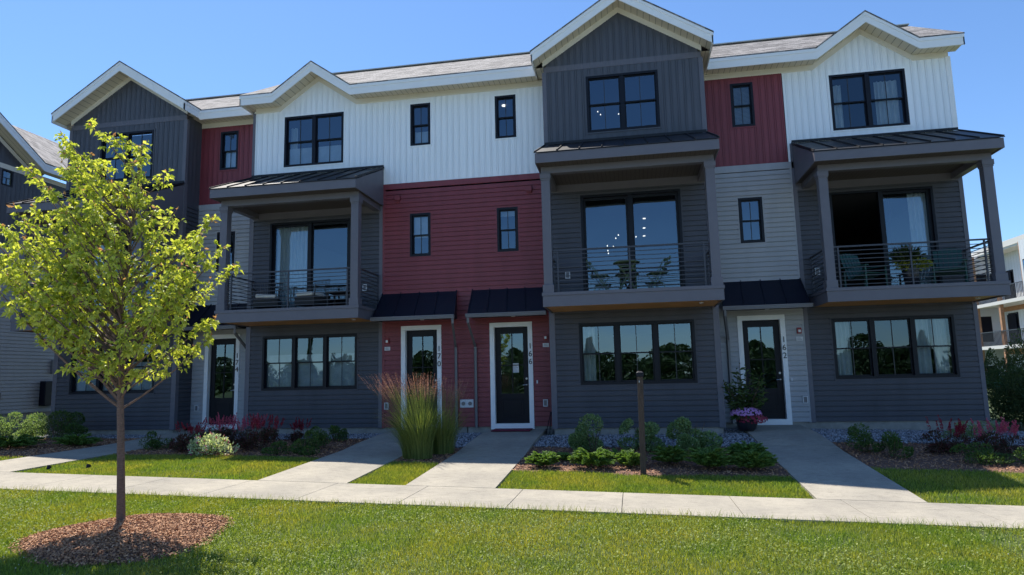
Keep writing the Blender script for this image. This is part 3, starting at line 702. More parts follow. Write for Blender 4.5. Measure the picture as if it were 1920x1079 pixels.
# ---- unit A (charcoal gable, number 174)
hA = thing('townhouse', 'charcoal gabled townhouse with light grey entry wall and door number 174', 'townhouse', (-11.3, S_, -.12), GRP)
xA0, xA1 = -14.40, -10.41; yA = S_-P_; dx = xA0-xC0; xa_ = -12.4
aprof = hprof([(-14.66, 9.56), (xa_, 11.0), (-10.15, 9.56)])
m = MB(); bb_wall(m, xA0+.07, xA1-.07, 7.2, lambda a: 9.18, [(1.571+dx, 3.39+dx, *W3)], front(yA), zflat=9.18)
bb_wall(m, xA0+.07, xA1-.07, 9.33, lambda a: aprof(a)-.36, [], front(yA), brk=(xa_,), zflat=9.33)
bb_wall(m, yA+.07, 8, 6.6, lambda a: 9.35, [], facel(xA0)); bb_wall(m, yA+.07, S_, 6.6, lambda a: 9.35, [], facer(xA1))
m.build('board_siding', 'dark_bb', hA)
m = MB(); m.box(xA0, xA1, yA-.03, yA, 9.18, 9.33); m.build('belt_board', 'trim_dark', hA)
for x_, s_ in ((xA0, -1), (xA1, 1)): m = MB(); corner_board(m, x_, yA, 7.2, 9.179, s_, .07); m.build('corner_trim', 'trim_dark', hA)
bay_lower(hA, xA0, xA1, yA, (-13.86, -11.07), (1.317+dx, 3.777+dx), 'gable', sides=[(-1, 8), (1, S_)])
m = MB(); bb_wall(m, xA1, xB0-.03, 6.71, lambda a: 9.2, [(-9.73, -9.13, *S3)], front(y)); m.build('board_siding', 'red_lap', hA)
m = MB(); lap_courses(m, xA1, xB0-.03, .05, 6.55, [(-9.98, -8.86, -.05, 2.73), (-9.73, -9.13, *S2)], front(y)); m.build('lap_siding', 'grey_lap', hA)
m = MB(); m.box(xA1, xB0-.031, y-.032, y, 6.551, 6.71); m.build('band_trim', 'grey_lap', hA)
m = MB(); frieze(m, y, [(xA1, 9.52), (xB0, 9.52)]); frieze(m, yA, [(xA0-.02, aprof(xA0-.02)), (xa_, 11.0), (xA1+.02, aprof(xA1+.02))]); m.build('frieze', 'cream', hA)
window(hA, front(yA), 1.571+dx, 3.39+dx, *W3, cols=2, trim='dark_bb')
window(hA, front(yA), -13.86, -11.07, *G1, cols=3, trim='dark_lap', shade=[(0, 1, 0, .6)])
window(hA, front(yA), 1.317+dx, 3.777+dx, *SLZ, cols=2, hung=False, slider=True, trim='dark_lap', curtains=[(.02, .2, 0, 1)])
window(hA, front(y), -9.73, -9.13, *S3, trim='red_lap', shade=[(0, 1, .0, .5)])
window(hA, front(y), -9.73, -9.13, *S2, trim='grey_lap')
door(hA, y, -9.98, -8.86, '174')
awning(hA, y, -10.3, -8.45, -10.3, -8.45, 1)
strobe(hA, y, -10.2, 2.36); outlet(hA, y, -10.18, .6)
bay_porch(hA, yA, xA0, xA1)
R_ = dict(fascia=MB())
eave(R_, [(-14.66, 8, 9.56), (-14.66, yA-.5, 9.56), (xa_, yA-.5, 11.0), (-10.15, yA-.5, 9.56), (-10.15, .3, 9.56)]); eave(R_, [(-10.15, .16, 9.52), (-8.42, .16, 9.52)])
R_['fascia'].build('fascia', 'trim_white', hA)
m = MB(); soffit_seg(m, (-10.4, .16, 9.52), (-8.2, .16, 9.52), (-8.2, y, 9.52), (-10.4, y, 9.52))
soffit_seg(m, (-14.66, yA-.5, 9.56), (xa_, yA-.5, 11.0), (xa_, yA, 11.0), (-14.66, yA, 9.56)); soffit_seg(m, (xa_, yA-.5, 11.0), (-10.15, yA-.5, 9.56), (-10.15, yA, 9.56), (xa_, yA, 11.0))
soffit_seg(m, (-14.66, yA, 9.56), (xA0, yA, 9.56), (xA0, 8, 9.56), (-14.66, 8, 9.56)); soffit_seg(m, (xA1, yA, 9.56), (-10.15, yA, 9.56), (-10.15, S_, 9.56), (xA1, S_, 9.56))
m.build('soffit', 'soffit', hA)
yvA = .16+(11.0-9.52)/SL
main_roof(hA, -14.6, -8.42, .16, notch=[(-14.6, .2), (xa_, yvA), (-10.2, .16)], yridge=3.2)
gable_roof(hA, xa_, -14.66, -10.15, 11.0, 9.56, 9.56, yA-.5, .25, yvA+.05, .3)
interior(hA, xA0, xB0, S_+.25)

# foundations and rear walls
for h, x0, x1, yy, fx in ((hA, xA0, xA1, yA, 0), (hB, xB0, xBC, 0, 0), (hC, xC0, xC1, yC, 0), (hD, xC1+.03, xD1, S_, 0), (hA, xA1+.01, xB0-.01, S_, 1), (hC, xBC+.003, xC0-.01, 0, 1)):
    m = MB(); m.box(x0+.015, x1-.015, yy+.012, yy+.5, -.9, .049); m.build('foundation', 'concrete_f', h)
for h, x0, x1, c in ((hA, xA0, xB0, 'dark_lap'), (hB, xB0, xBC, 'white_bb'), (hC, xBC, xC1, 'dark_lap'), (hD, xC1, xD1, 'white_bb')):
    m = MB(); m.box(x0+.003, x1-.003, 8.03, 8.1, -.3, 9.0); m.build('rear_wall', c, h)

# =================================================================== GROUND
MT['soil'] = mat('lawn soil and thatch', (0.06, 0.085, 0.022), 0.95, 0.35, 9, 0.5, 120)
def concretemat(name, c1, c2, c3):
    m = mat(name, c1, 0.9); nt = m.node_tree; N = nt.nodes; L = nt.links; b = N['Principled BSDF']; tc = N.new('ShaderNodeTexCoord')
    def noise(sc, det, lo, hi, st=(1, 1, 1)):
        mp = N.new('ShaderNodeMapping'); mp.inputs['Scale'].default_value = st; L.new(tc.outputs['Object'], mp.inputs[0])
        n = N.new('ShaderNodeTexNoise'); n.inputs['Scale'].default_value = sc; n.inputs['Detail'].default_value = det; n.inputs['Roughness'].default_value = .7; L.new(mp.outputs[0], n.inputs['Vector'])
        r = N.new('ShaderNodeMapRange'); r.inputs['From Min'].default_value = lo; r.inputs['From Max'].default_value = hi; L.new(n.outputs['Fac'], r.inputs['Value']); return r.outputs[0], n.outputs['Fac']
    a, _ = noise(0.9, 7, .38, .68); c, _ = noise(6, 8, .52, .72, (1, 2.5, 1)); d, dn = noise(130, 3, .3, .7)
    m1 = N.new('ShaderNodeMix'); m1.data_type = 'RGBA'; m1.inputs['A'].default_value = (*c1, 1); m1.inputs['B'].default_value = (*c2, 1); L.new(a, m1.inputs['Factor'])
    m2 = N.new('ShaderNodeMix'); m2.data_type = 'RGBA'; m2.inputs['B'].default_value = (*c3, 1); L.new(m1.outputs['Result'], m2.inputs['A']); q = N.new('ShaderNodeMath'); q.operation = 'MULTIPLY'; q.inputs[1].default_value = .6; L.new(c, q.inputs[0]); L.new(q.outputs[0], m2.inputs['Factor'])
    m3 = N.new('ShaderNodeMix'); m3.data_type = 'RGBA'; m3.blend_type = 'OVERLAY'; m3.inputs['Factor'].default_value = .35; L.new(m2.outputs['Result'], m3.inputs['A']); L.new(d, m3.inputs['B']); L.new(m3.outputs['Result'], b.inputs['Base Color'])
    bp = N.new('ShaderNodeBump'); bp.inputs['Strength'].default_value = .4; bp.inputs['Distance'].default_value = .004; L.new(dn, bp.inputs['Height']); L.new(bp.outputs[0], b.inputs['Normal']); return m
MT['walk'] = concretemat('stained concrete', (0.38, 0.345, 0.28), (0.27, 0.248, 0.21), (0.13, 0.115, 0.095))  # mottled, stained concrete shared by kerb, pavement and paths
MT['pale_street'] = mat('street surface paled for bounce light', (0.45, 0.46, 0.48), 0.95, 0.2, 2, 0.6, 260)  # unseen street, made paler than real paving to bounce light onto the facade
MT['mulch'] = mat('bark mulch bed', (0.16, 0.085, 0.06), 0.95, 0.5, 60, 1.0, 110)
MT['chip'] = mat('bark chips', (0.60, 0.34, 0.19), 0.9, col2=(0.26, 0.12, 0.06), island=1)
MT['gravel_bed'] = mat('gravel bed', (0.12, 0.12, 0.13), 0.95, 0.4, 60, 1.0, 90)
MT['stone'] = mat('river gravel', (0.42, 0.42, 0.45), 0.8, col2=(0.09, 0.095, 0.11), island=1)
MT['joint'] = mat('expansion joint', (0.03, 0.03, 0.03), 0.9)
MT['grass'] = leafmat('grass blades', (0.16, 0.24, 0.03), (0.50, 0.52, 0.14), 0.45, 0.5, (1.3, 1.25, 0.5))
def patchy(m):
    nt = m.node_tree; N = nt.nodes; L = nt.links; tc = N.new('ShaderNodeTexCoord'); n = N.new('ShaderNodeTexNoise'); n.inputs['Scale'].default_value = 1.1; n.inputs['Detail'].default_value = 5; L.new(tc.outputs['Object'], n.inputs['Vector'])
    r = N.new('ShaderNodeMapRange'); r.inputs['From Min'].default_value = .35; r.inputs['From Max'].default_value = .68; L.new(n.outputs['Fac'], r.inputs['Value']); mx = N.new('ShaderNodeMix'); mx.data_type = 'RGBA'; mx.blend_type = 'MULTIPLY'; mx.inputs['Factor'].default_value = 1
    c = N.new('ShaderNodeMix'); c.data_type = 'RGBA'; c.inputs['A'].default_value = (.60, .78, .62, 1); c.inputs['B'].default_value = (1.12, .98, .85, 1); L.new(r.outputs[0], c.inputs['Factor'])
    src = [k for k in nt.links if k.to_socket == N['Principled BSDF'].inputs['Base Color']][0].from_socket; outs = [k.to_socket for k in nt.links if k.from_socket == src]
    L.new(src, mx.inputs['A']); L.new(c.outputs['Result'], mx.inputs['B'])
    for o in outs: L.new(mx.outputs['Result'], o)
patchy(MT['grass'])
MT['clover'] = leafmat('clover leaves', (0.10, 0.17, 0.028), (0.32, 0.37, 0.085), 0.35, 0.6)
MT['clover_fl'] = mat('clover flowers', (0.62, 0.62, 0.50), 0.8, col2=(0.4, 0.42, 0.28), island=1)

def drape(name, xl, xr, y0, y1, dz, m, kind='structure', nx=12, ny=16, zf=None, skirt=0.0):
    """sheet following the terrain between x=xl(y) and x=xr(y)"""
    zf = zf or gz; V = []; F = []
    for j in range(ny+1):
        y = y0+(y1-y0)*j/ny; a = xl(y) if callable(xl) else xl; b = xr(y) if callable(xr) else xr
        for i in range(nx+1):
            x = a+(b-a)*i/nx; V.append((x, y, zf(x, y)+dz))
    for j in range(ny):
        for i in range(nx): k = j*(nx+1)+i; F.append((k, k+1, k+nx+2, k+nx+1))
    if skirt:
        m_ = MB(); m_.v = V; m_.f = F
        for i0, st in ((0, 1), (nx, 1)):
            for j in range(ny):
                p, q = V[j*(nx+1)+i0], V[(j+1)*(nx+1)+i0]; m_.add([p, q, (q[0], q[1], q[2]-skirt), (p[0], p[1], p[2]-skirt)], [(0, 1, 2, 3)])
        for j in (0, ny):
            for i in range(nx):
                p, q = V[j*(nx+1)+i], V[j*(nx+1)+i+1]; m_.add([p, q, (q[0], q[1], q[2]-skirt), (p[0], p[1], p[2]-skirt)], [(0, 1, 2, 3)])
        V, F = m_.v, m_.f
    o = npmesh(name, V, F, m); tag(o, kind=kind); return o

# base terrain: one sheet to the horizon
xs_ = np.concatenate([[-900, -300, -120, -60], np.arange(-30, 31, 1.5), [60, 120, 300, 900]])
ys_ = np.concatenate([[-900, -300, -120, -60, -40, -25, -19.6], [-19.5, -12.1], np.arange(-12, 10.1, .5), [20, 40, 80, 150, 400, 900]])
def gbase(x, y):
    if y <= -12.0: return zs(max(-25, min(25, x)))-.30 if y > -19.55 else zs(max(-25, min(25, x)))-.16
    return gz(x, y)-.035
V = [(x, y, gbase(x, y)) for y in ys_ for x in xs_]; nx = len(xs_)
F = [(j*nx+i, j*nx+i+1, (j+1)*nx+i+1, (j+1)*nx+i) for j in range(len(ys_)-1) for i in range(nx-1)]
tag(npmesh('lawn_ground', V, F, 'soil'), kind='structure')
# street and kerb
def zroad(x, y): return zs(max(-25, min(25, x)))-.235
drape('road', -120, 120, -19.5, -12.05, 0, 'pale_street', nx=60, ny=8, zf=zroad)
def zk(x, y): return zs(max(-25, min(25, x)))-.072
m = MB(); x = -40.0
while x < 40:
    a, b = x+.004, x+2.396; za, zb_ = zk(a, 0), zk(b, 0)
    m.hexa([(a, -12.02, za-.4), (b, -12.02, zb_-.4), (b, -11.86, zb_-.4), (a, -11.86, za-.4), (a, -12.0, za), (b, -12.0, zb_), (b, -11.86, zb_), (a, -11.86, za)]); x += 2.4
tag(m.build('kerb', 'walk', bevel=.01), kind='structure')
# pavement slabs
m = MB(); x = 2.2-1.55*24
while x < 40:
    a, b = x+.004, x+1.546; za, zb_ = zs(a)+.004, zs(b)+.004
    m.hexa([(a, -8.0, za-.12), (b, -8.0, zb_-.12), (b, -6.5, zb_-.12), (a, -6.5, za-.12), (a, -8.0, za), (b, -8.0, zb_), (b, -6.5, zb_), (a, -6.5, za)]); x += 1.55
tag(m.build('pavement', 'walk', bevel=.004), kind='structure')
# entry walks
WALKS = [(-10.35, -8.85, S_), (-3.9, -2.3, 0), (-1.28, .2, 0), (4.98, 6.45, S_)]
def walkz(yw):
    def f(x, y):
        t = max(0, min(1, (yw-y)/3.2)); return (-.03)*(1-t)+gz(x, y)*t+.006
    return f
for k, (a, b, yw) in enumerate(WALKS):
    cuts = [yw-.004, -2.3 if k != 2 else -3.78, -6.495]
    for q in range(2):
        drape('path', a, b, cuts[q+1]+(.012 if q == 0 else 0), cuts[q]-(.0 if q == 0 else .012), 0, 'walk', nx=4, ny=10, zf=walkz(yw), skirt=.14)
# mulch and gravel beds
def wig(v, amp=.06, f=2.1, ph=0.): return lambda t: v+amp*math.sin(t*f+ph)+amp*.5*math.sin(t*f*2.7+ph*2)
def bed(name, x0, x1, yb, yf, mt, dz=-.012):
    V = []; F = []; nx, ny = 40, 10
    for j in range(ny+1):
        for i in range(nx+1):
            x = x0+(x1-x0)*i/nx; f = yf(x) if callable(yf) else yf; b = yb(x) if callable(yb) else yb; y = f+(b-f)*j/ny
            V.append((x, y, gz(x, y)+dz-(.03 if j == 0 else 0)))
    for j in range(ny):
        for i in range(nx): k = j*(nx+1)+i; F.append((k, k+1, k+nx+2, k+nx+1))
    return tag(npmesh(name, V, F, mt), kind='structure')
BEDS = [  # x0,x1, wall y, gravel front, mulch front
    (-24, -10.36, yA, -.9, -4.7), (-8.84, -3.91, 0, -1.25, -4.0), (-2.29, -1.29, 0, -2.6, -4.55), (.21, 4.97, yC, -2.45, -5.3), (6.46, 14, S_, -1.75, -4.2)]
for k, (x0, x1, yw, g, mu) in enumerate(BEDS):
    gfun = wig(g, .07, 1.3, k); mfun = wig(mu, .07, 1.1, k*2.)
    if k == 3: mfun = lambda x: -5.02-.09*(x-.21)*0-.13*math.exp(-((x-2.6)/1.4)**2)-.02*math.sin(x*3)
    bed('gravel_bed', x0, x1, yw-.01, gfun, 'gravel_bed', -.02); bed('mulch_bed', x0, x1, gfun, mfun, 'mulch', -.012)
    BEDS[k] = (x0, x1, yw, gfun, mfun)
bed('gravel_bed', xA1+.01, -10.36, S_, yA, 'gravel_bed', -.02); bed('gravel_bed', -8.84, xB0, S_, 0, 'gravel_bed', -.02); bed('gravel_bed', xC1+.01, 4.97, S_, yC, 'gravel_bed', -.02)

ico = bpy.data.meshes.new('tmp'); import bmesh
_b = bmesh.new(); bmesh.ops.create_icosphere(_b, subdivisions=1, radius=1); IV = np.array([v.co for v in _b.verts]); IF = np.array([[v.index for v in f.verts] for f in _b.faces]); _b.free()
def rot_rand(n):
    q = rng.normal(size=(n, 4)); q /= np.linalg.norm(q, axis=1)[:, None]; w, x, y, z = q.T
    return np.stack([np.stack([1-2*(y*y+z*z), 2*(x*y-z*w), 2*(x*z+y*w)], 1), np.stack([2*(x*y+z*w), 1-2*(x*x+z*z), 2*(y*z-x*w)], 1), np.stack([2*(x*z-y*w), 2*(y*z+x*w), 1-2*(x*x+y*y)], 1)], 1)
def scatter_pts(n, x0, x1, yb, yf):
    x = rng.uniform(x0, x1, n); f = np.array([yf(a) if callable(yf) else yf for a in x]); b = np.array([yb(a) if callable(yb) else yb for a in x])
    y = f+(b-f)*rng.random(n); z = np.array([gz(a, c) for a, c in zip(x, y)]); return np.stack([x, y, z], 1)
P = []
for x0, x1, yw, g, mu in BEDS:
    x0c, x1c = max(x0, -16), min(x1, 13); A = (x1c-x0c)*abs(g(x0c)-yw); P.append(scatter_pts(int(A*430), x0c, x1c, yw-.03, g))
P.append(scatter_pts(250, 4.5, 4.95, S_, yC)); P = np.concatenate(P); n = len(P)
sc = rng.uniform(.014, .030, (n, 1))*np.array([1.25, 1, .6])*rng.uniform(.75, 1.2, (n, 3))
Vs = np.einsum('nij,nkj->nki', rot_rand(n), IV[None]*(1+rng.normal(0, .12, (n, 12, 1)))*sc[:, None, :])+P[:, None]+np.array([0, 0, .004])
Fs = (IF[None]+(np.arange(n)*12)[:, None, None]).reshape(-1, 3)
tag(npmesh('gravel', Vs.reshape(-1, 3), Fs, 'stone'), 'grey white river gravel lying along the foot of the townhouses', 'gravel', kind='stuff')
def chips(P, l0=.010, l1=.028):
    n = len(P); d = rng.normal(size=(n, 3)); d[:, 2] *= .35; d /= np.linalg.norm(d, axis=1)[:, None]; u = np.cross(d, rng.normal(size=(n, 3))+np.array([0, 0, 1.5])); u /= np.linalg.norm(u, axis=1)[:, None]
    l = rng.uniform(l0, l1, (n, 1))*d/2; w = rng.uniform(.004, .011, (n, 1))*u
    c = P+np.array([0, 0, .006])+rng.normal(0, .003, (n, 3))
    V = np.stack([c-l-w, c+l-w*.6, c+l+w*.8, c-l+w], 1); return V
# =================================================================== STREET TREE MOUND
TX, TY = -3.595, -9.902; TZ = gz(TX, TY)
MC = (-3.32, -10.1)
def mound(x, y):
    r = math.hypot(x-MC[0], (y-MC[1]))/1.03; r *= 1+.05*math.sin(3*math.atan2(y-MC[1], x-MC[0])+1)+.03*math.sin(5*math.atan2(y-MC[1], x-MC[0]))
    return r
V = []; F = []; nr, na = 16, 56
for i in range(nr+1):
    for k in range(na):
        t = 2*math.pi*k/na; r = 1.12*i/nr; x = MC[0]+r*math.cos(t); yy = MC[1]+r*math.sin(t); rr = mound(x, yy); x = MC[0]+(x-MC[0])*1.0
        h = .13*max(0, 1-rr*rr)**.8-(.04 if rr > 1 else 0)+.008*math.sin(x*23)*math.cos(yy*19); V.append((x, yy, gz(x, yy)-.012+h))
for i in range(nr):
    for k in range(na): a = i*na+k; b = i*na+(k+1) % na; F.append((a, b, b+na, a+na))
tag(npmesh('mulch_mound', V, F, 'mulch', smooth=True), kind='structure')
P = []
while len(P) < 19000:
    x, yy = MC[0]+rng.uniform(-1.2, 1.2), MC[1]+rng.uniform(-1.2, 1.2); rr = mound(x, yy)
    if rr < .99 or (rr < 1.08 and rng.random() < .25): P.append((x, yy, gz(x, yy)-.010+.13*max(0, 1-rr*rr)**.8+rng.random()*.012))
CH = [chips(np.array(P))]
for (x0, x1, yw, g, mu) in BEDS: x0c, x1c = max(x0, -14), min(x1, 12); CH.append(chips(scatter_pts(int((x1c-x0c)*abs(mu(x0c)-g(x0c))*420), x0c, x1c, g, mu), .02, .055))
CH = np.concatenate(CH); tag(npmesh('bark_chips', CH.reshape(-1, 3), np.arange(len(CH)*4).reshape(-1, 4), 'chip'), 'reddish brown bark chips spread over the planting beds and tree mound', 'mulch', kind='stuff')

# =================================================================== GRASS
def in_lawn(x, y):
    if y > -6.5:
        for a, b, yw in WALKS:
            if a-.03 < x < b+.03: return False
        for (x0, x1, yw, g, mu) in BEDS:
            if x0 <= x <= x1: return y < mu(x)-.0+.02
        return False
    if y > -7.99: return False
    return mound(x, y) > .97
def blades(n, x0, x1, y0, y1, h0, h1, w, edge=0.02):
    x = rng.uniform(x0, x1, n*2); y = rng.uniform(y0, y1, n*2); k = np.array([in_lawn(a, b) for a, b in zip(x, y)]); x, y = x[k][:n], y[k][:n]; n = len(x)
    z = np.array([gz(a, b) for a, b in zip(x, y)])-.038
    cl = .5+.5*np.sin(x*2.1+1.3*np.sin(y*1.7))*np.cos(y*2.6+np.sin(x*1.1)); h = rng.uniform(h0, h1, n)*(.8+.35*cl)
    t = rng.uniform(0, 2*math.pi, n); lean = rng.uniform(.1, .75, n)*h; lt = rng.uniform(0, 2*math.pi, n)
    b = np.stack([x, y, z], 1); s = np.stack([np.cos(t), np.sin(t), 0*t], 1)*w/2*rng.uniform(.7, 1.3, (n, 1))
    mid = b+np.stack([np.cos(lt)*lean*.35, np.sin(lt)*lean*.35, h*.6], 1); tip = b+np.stack([np.cos(lt)*lean, np.sin(lt)*lean, h], 1)
    V = np.stack([b-s, b+s, mid+s*.75, mid-s*.75, tip], 1).reshape(-1, 3); i = np.arange(n)[:, None]*5
    F = np.concatenate([i+np.array([[0, 1, 2]]), i+np.array([[0, 2, 3]]), i+np.array([[3, 2, 4]])], 1).reshape(-1, 3)
    return V, F
GV = []; GF = []; off = 0
for args in [(165000, -5.5, 6.2, -12.0, -8.0, .03, .062, .0068), (40000, -9.5, -3.0, -10.6, -8.0, .04, .075, .0075), (22000, 5, 11, -11.5, -8.0, .04, .075, .009), (30000, -9, -3.9, -6.5, -3.9, .04, .07, .009), (8000, -2.3, -1.25, -6.5, -4.4, .04, .08, .008),
             (26000, .2, 5.0, -6.5, -4.9, .04, .075, .009), (24000, 6.4, 11.5, -6.5, -4.0, .04, .075, .010), (9000, -15, -10.3, -6.5, -4.6, .04, .07, .012)]:
    V, F = blades(*args); GV.append(V); GF.append(F+off); off += len(V)
# taller wisps along pavement edges
V, F = blades(2600, -9, 8, -8.12, -7.985, .07, .15, .005); GV.append(V); GF.append(F+off); off += len(V)
tag(npmesh('grass', np.concatenate(GV), np.concatenate(GF), 'grass'), 'short mown green grass of the verge and the small front lawns', 'grass', kind='stuff')
n = 60000; x = rng.uniform(-8, 8, n); y = rng.uniform(-12, -8.02, n); hh = rng.random(n)*3.2-1.9; k = np.array([in_lawn(a, b) and (math.sin(a*1.9+2*math.sin(b*1.3))+math.cos(b*2.3+a*.7) > c_) for a, b, c_ in zip(x, y, hh)]); x, y = x[k], y[k]; n = len(x)
c = np.stack([x, y, np.array([gz(a, b) for a, b in zip(x, y)])+rng.uniform(-.01, .030, n)], 1)
th = np.linspace(0, 2*math.pi, 7)[:-1]; r = rng.uniform(.005, .011, (n, 1, 1)); tilt = rng.normal(0, .45, (n, 1, 2))
ring_ = np.stack([np.cos(th), np.sin(th)], 1)[None]; dz_ = (ring_*tilt).sum(2, keepdims=True)
V = c[:, None]+np.concatenate([np.broadcast_to(ring_, (n, 6, 2)), dz_], 2)*r
tag(npmesh('clover', V.reshape(-1, 3), np.arange(n*6).reshape(-1, 6), 'clover'), 'round clover leaves mixed through the roadside verge grass', 'clover', kind='stuff')
n = 520; x = rng.uniform(-8, 8, n); y = rng.uniform(-12, -8.02, n); k = np.array([in_lawn(a, b) and (math.sin(a*.9-1.2)+.7*math.cos(b*2.0+a) > .3 or rng.random() < .25) for a, b in zip(x, y)]); x, y = x[k], y[k]; n = len(x)
c = np.stack([x, y, np.array([gz(a, b) for a, b in zip(x, y)])+rng.uniform(.025, .05, n)], 1)
V = c[:, None]+IV[None]*rng.uniform(.004, .007, (n, 1, 1)); F = (IF[None]+(np.arange(n)*12)[:, None, None]).reshape(-1, 3)
tag(npmesh('clover_flowers', V.reshape(-1, 3), F, 'clover_fl'), 'tiny white clover blossoms dotted over the roadside verge', 'clover flowers', kind='stuff')

# =================================================================== FOLIAGE HELPERS
def leaf_cards(C, D, size, wid=.45, fold=.25, droop=0.0):
    """folded diamond leaves: centres C, directions D"""
    n = len(C); D = D/np.maximum(np.linalg.norm(D, axis=1)[:, None], 1e-6)
    R = np.cross(D, rng.normal(size=(n, 3))+np.array([0, 0, .6])); R /= np.maximum(np.linalg.norm(R, axis=1)[:, None], 1e-6); U = np.cross(R, D)
    L = rng.uniform(.7, 1.25, (n, 1))*size; W = L*wid
    base = C-D*L/2; tip = C+D*L/2-np.array([0, 0, 1])*L*droop; mid = C-U*L*.06
    a = C-D*L*.08+R*W/2+U*L*fold*.4; b = C-D*L*.08-R*W/2+U*L*fold*.4
    V = np.stack([base, a, tip, mid, b], 1).reshape(-1, 3); i = np.arange(n)[:, None]*5
    F = np.concatenate([i+np.array([[0, 1, 3]]), i+np.array([[1, 2, 3]]), i+np.array([[0, 3, 4]]), i+np.array([[3, 2, 4]])], 1).reshape(-1, 3)
    return V, F
def blobpts(c, r, n, lumps=7, shell=.55):
    """points in an uneven mound made of overlapping lobes"""
    c = np.array(c); r = np.array(r); lc = rng.normal(0, .42, (lumps, 3)); lc[:, 2] = rng.uniform(-.75, .55, lumps); lr = rng.uniform(.35, .62, lumps)
    k = rng.integers(0, lumps, n); d = rng.normal(size=(n, 3)); d /= np.linalg.norm(d, axis=1)[:, None]
    q = lc[k]+d*lr[k][:, None]*rng.uniform(shell, 1, (n, 1))**.6
    q *= 1/np.maximum(1, np.linalg.norm(q, axis=1)[:, None]/1.05)
    q[:, :2] *= (1+.45*np.clip(-q[:, 2:3], 0, 1)); q[:, 2] = np.maximum(q[:, 2]*.5+.5, .02*rng.random(n)+.02); return c+q*r*np.array([1, 1, 2*.55]), d
def stems_mb(c, r, n=7, rad=.008):
    m = MB()
    for i in range(n):
        t = 2*math.pi*i/n+random.random(); a = Vector(c)+Vector((math.cos(t)*.04, math.sin(t)*.04, -.02)); b = Vector(c)+Vector((math.cos(t)*r[0]*.5, math.sin(t)*r[1]*.5, r[2]*.75))
        m.tube([a, (a+b)/2+Vector((0, 0, r[2]*.1)), b], [rad, rad*.8, rad*.4], 5)
    return m
MT['stem'] = mat('shrub stems', (0.10, 0.07, 0.045), 0.9)
MT['box_leaf'] = leafmat('deep green shrub leaves', (0.045, 0.10, 0.025), (0.12, 0.19, 0.045), .3)
MT['hyd_leaf'] = leafmat('mid green shrub leaves', (0.11, 0.20, 0.065), (0.36, 0.46, 0.22), .4)
MT['var_leaf'] = leafmat('white edged leaves', (0.80, 0.78, 0.66), (0.26, 0.38, 0.13), .35)
MT['jun_leaf'] = leafmat('juniper sprays', (0.09, 0.18, 0.045), (0.22, 0.33, 0.08), .35)
MT['ast_leaf'] = leafmat('dark astilbe leaves', (0.035, 0.07, 0.026), (0.095, 0.12, 0.04), .3)
MT['maroon_leaf'] = leafmat('maroon astilbe leaves', (0.045, 0.06, 0.028), (0.15, 0.035, 0.045), .3)
MT['plume_pink'] = leafmat('pink plumes', (0.58, 0.07, 0.20), (0.50, 0.16, 0.18), .35, tint=(1.3, .8, .9))
MT['plume_red'] = leafmat('dark red plumes', (0.24, 0.02, 0.045), (0.36, 0.04, 0.07), .3, tint=(1.3, .7, .7))
MT['dry'] = leafmat('dry leaves', (0.35, 0.26, 0.15), (0.25, 0.2, 0.08), .3)

def shrub(name, label, cat, pos, r, n, size, m, group=None, wid=.5, up=.5, lumps=7, blossoms=None):
    x, y = pos; z = gz(x, y)-.01; t = thing(name, label, cat, (x, y, z), group)
    stems_mb((x, y, z), r).build('stem', 'stem', t)
    C, d = blobpts((x, y, z), (r[0], r[1], r[2]), n, lumps); D = d+np.array([0, 0, up])+rng.normal(0, .5, (n, 3))
    V, F = leaf_cards(C, D, size, wid); npmesh('foliage', V, F, m, t)
    if blossoms:
        mm, k, s = blossoms; sel = rng.choice(n, k); top = C[sel]; V = top[:, None]+IV[None]*s*rng.uniform(.6, 1.2, (k, 1, 1))+d[sel][:, None]*.03
        F = (IF[None]+(np.arange(k)*12)[:, None, None]).reshape(-1, 3); npmesh('blossoms', V.reshape(-1, 3), F, mm, t)
    return t
def juniper(label, pos, r, n=70, group='spreading junipers'):
    x, y = pos; z = gz(x, y)-.01; t = thing('juniper', label, 'juniper', (x, y, z), group); Cs = []; Ds = []; m = MB()
    for i in range(n):
        a = rng.uniform(0, 2*math.pi); L = float(rng.uniform(.45, 1.0)); e = Vector((math.cos(a)*r[0]*L, math.sin(a)*r[1]*L, r[2]*rng.uniform(.35, 1.0)*(1.15-.5*L))); p0 = Vector((0, 0, .02)); p1 = Vector((e.x*.5, e.y*.5, e.z*.95))
        pts = [(1-s)**2*p0+2*s*(1-s)*p1+s*s*e for s in lin(0, 1, 7)]
        if i % 3 == 0: m.tube([Vector((x, y, z))+q for q in pts], [.006]*3+[.004]*4, 4, cap=False)
        for s in lin(.3, 1, 15):
            q = (1-s)**2*p0+2*s*(1-s)*p1+s*s*e; dv = ((e-p1)*s+(p1-p0)*(1-s)).normalized(); side = dv.cross(Vector((0, 0, 1))).normalized()
            for sg in (-1, 1):
                dd = (dv*.8+side*sg*.9+Vector((0, 0, .25))); ln = .05*(1.2-s*.6); Cs.append(tuple(Vector((x, y, z))+q+dd*ln*.6+Vector(rng.normal(0, .006, 3)))); Ds.append(tuple(dd))
                dd = dv+side*sg*.35+Vector((0, 0, .1)); Cs.append(tuple(Vector((x, y, z))+q+dd*ln*.5+Vector(rng.normal(0, .01, 3)))); Ds.append(tuple(dd))
    m.build('stem', 'stem', t); V, F = leaf_cards(np.array(Cs), np.array(Ds), .075, .30, .1); npmesh('foliage', V, F, 'jun_leaf', t); return t
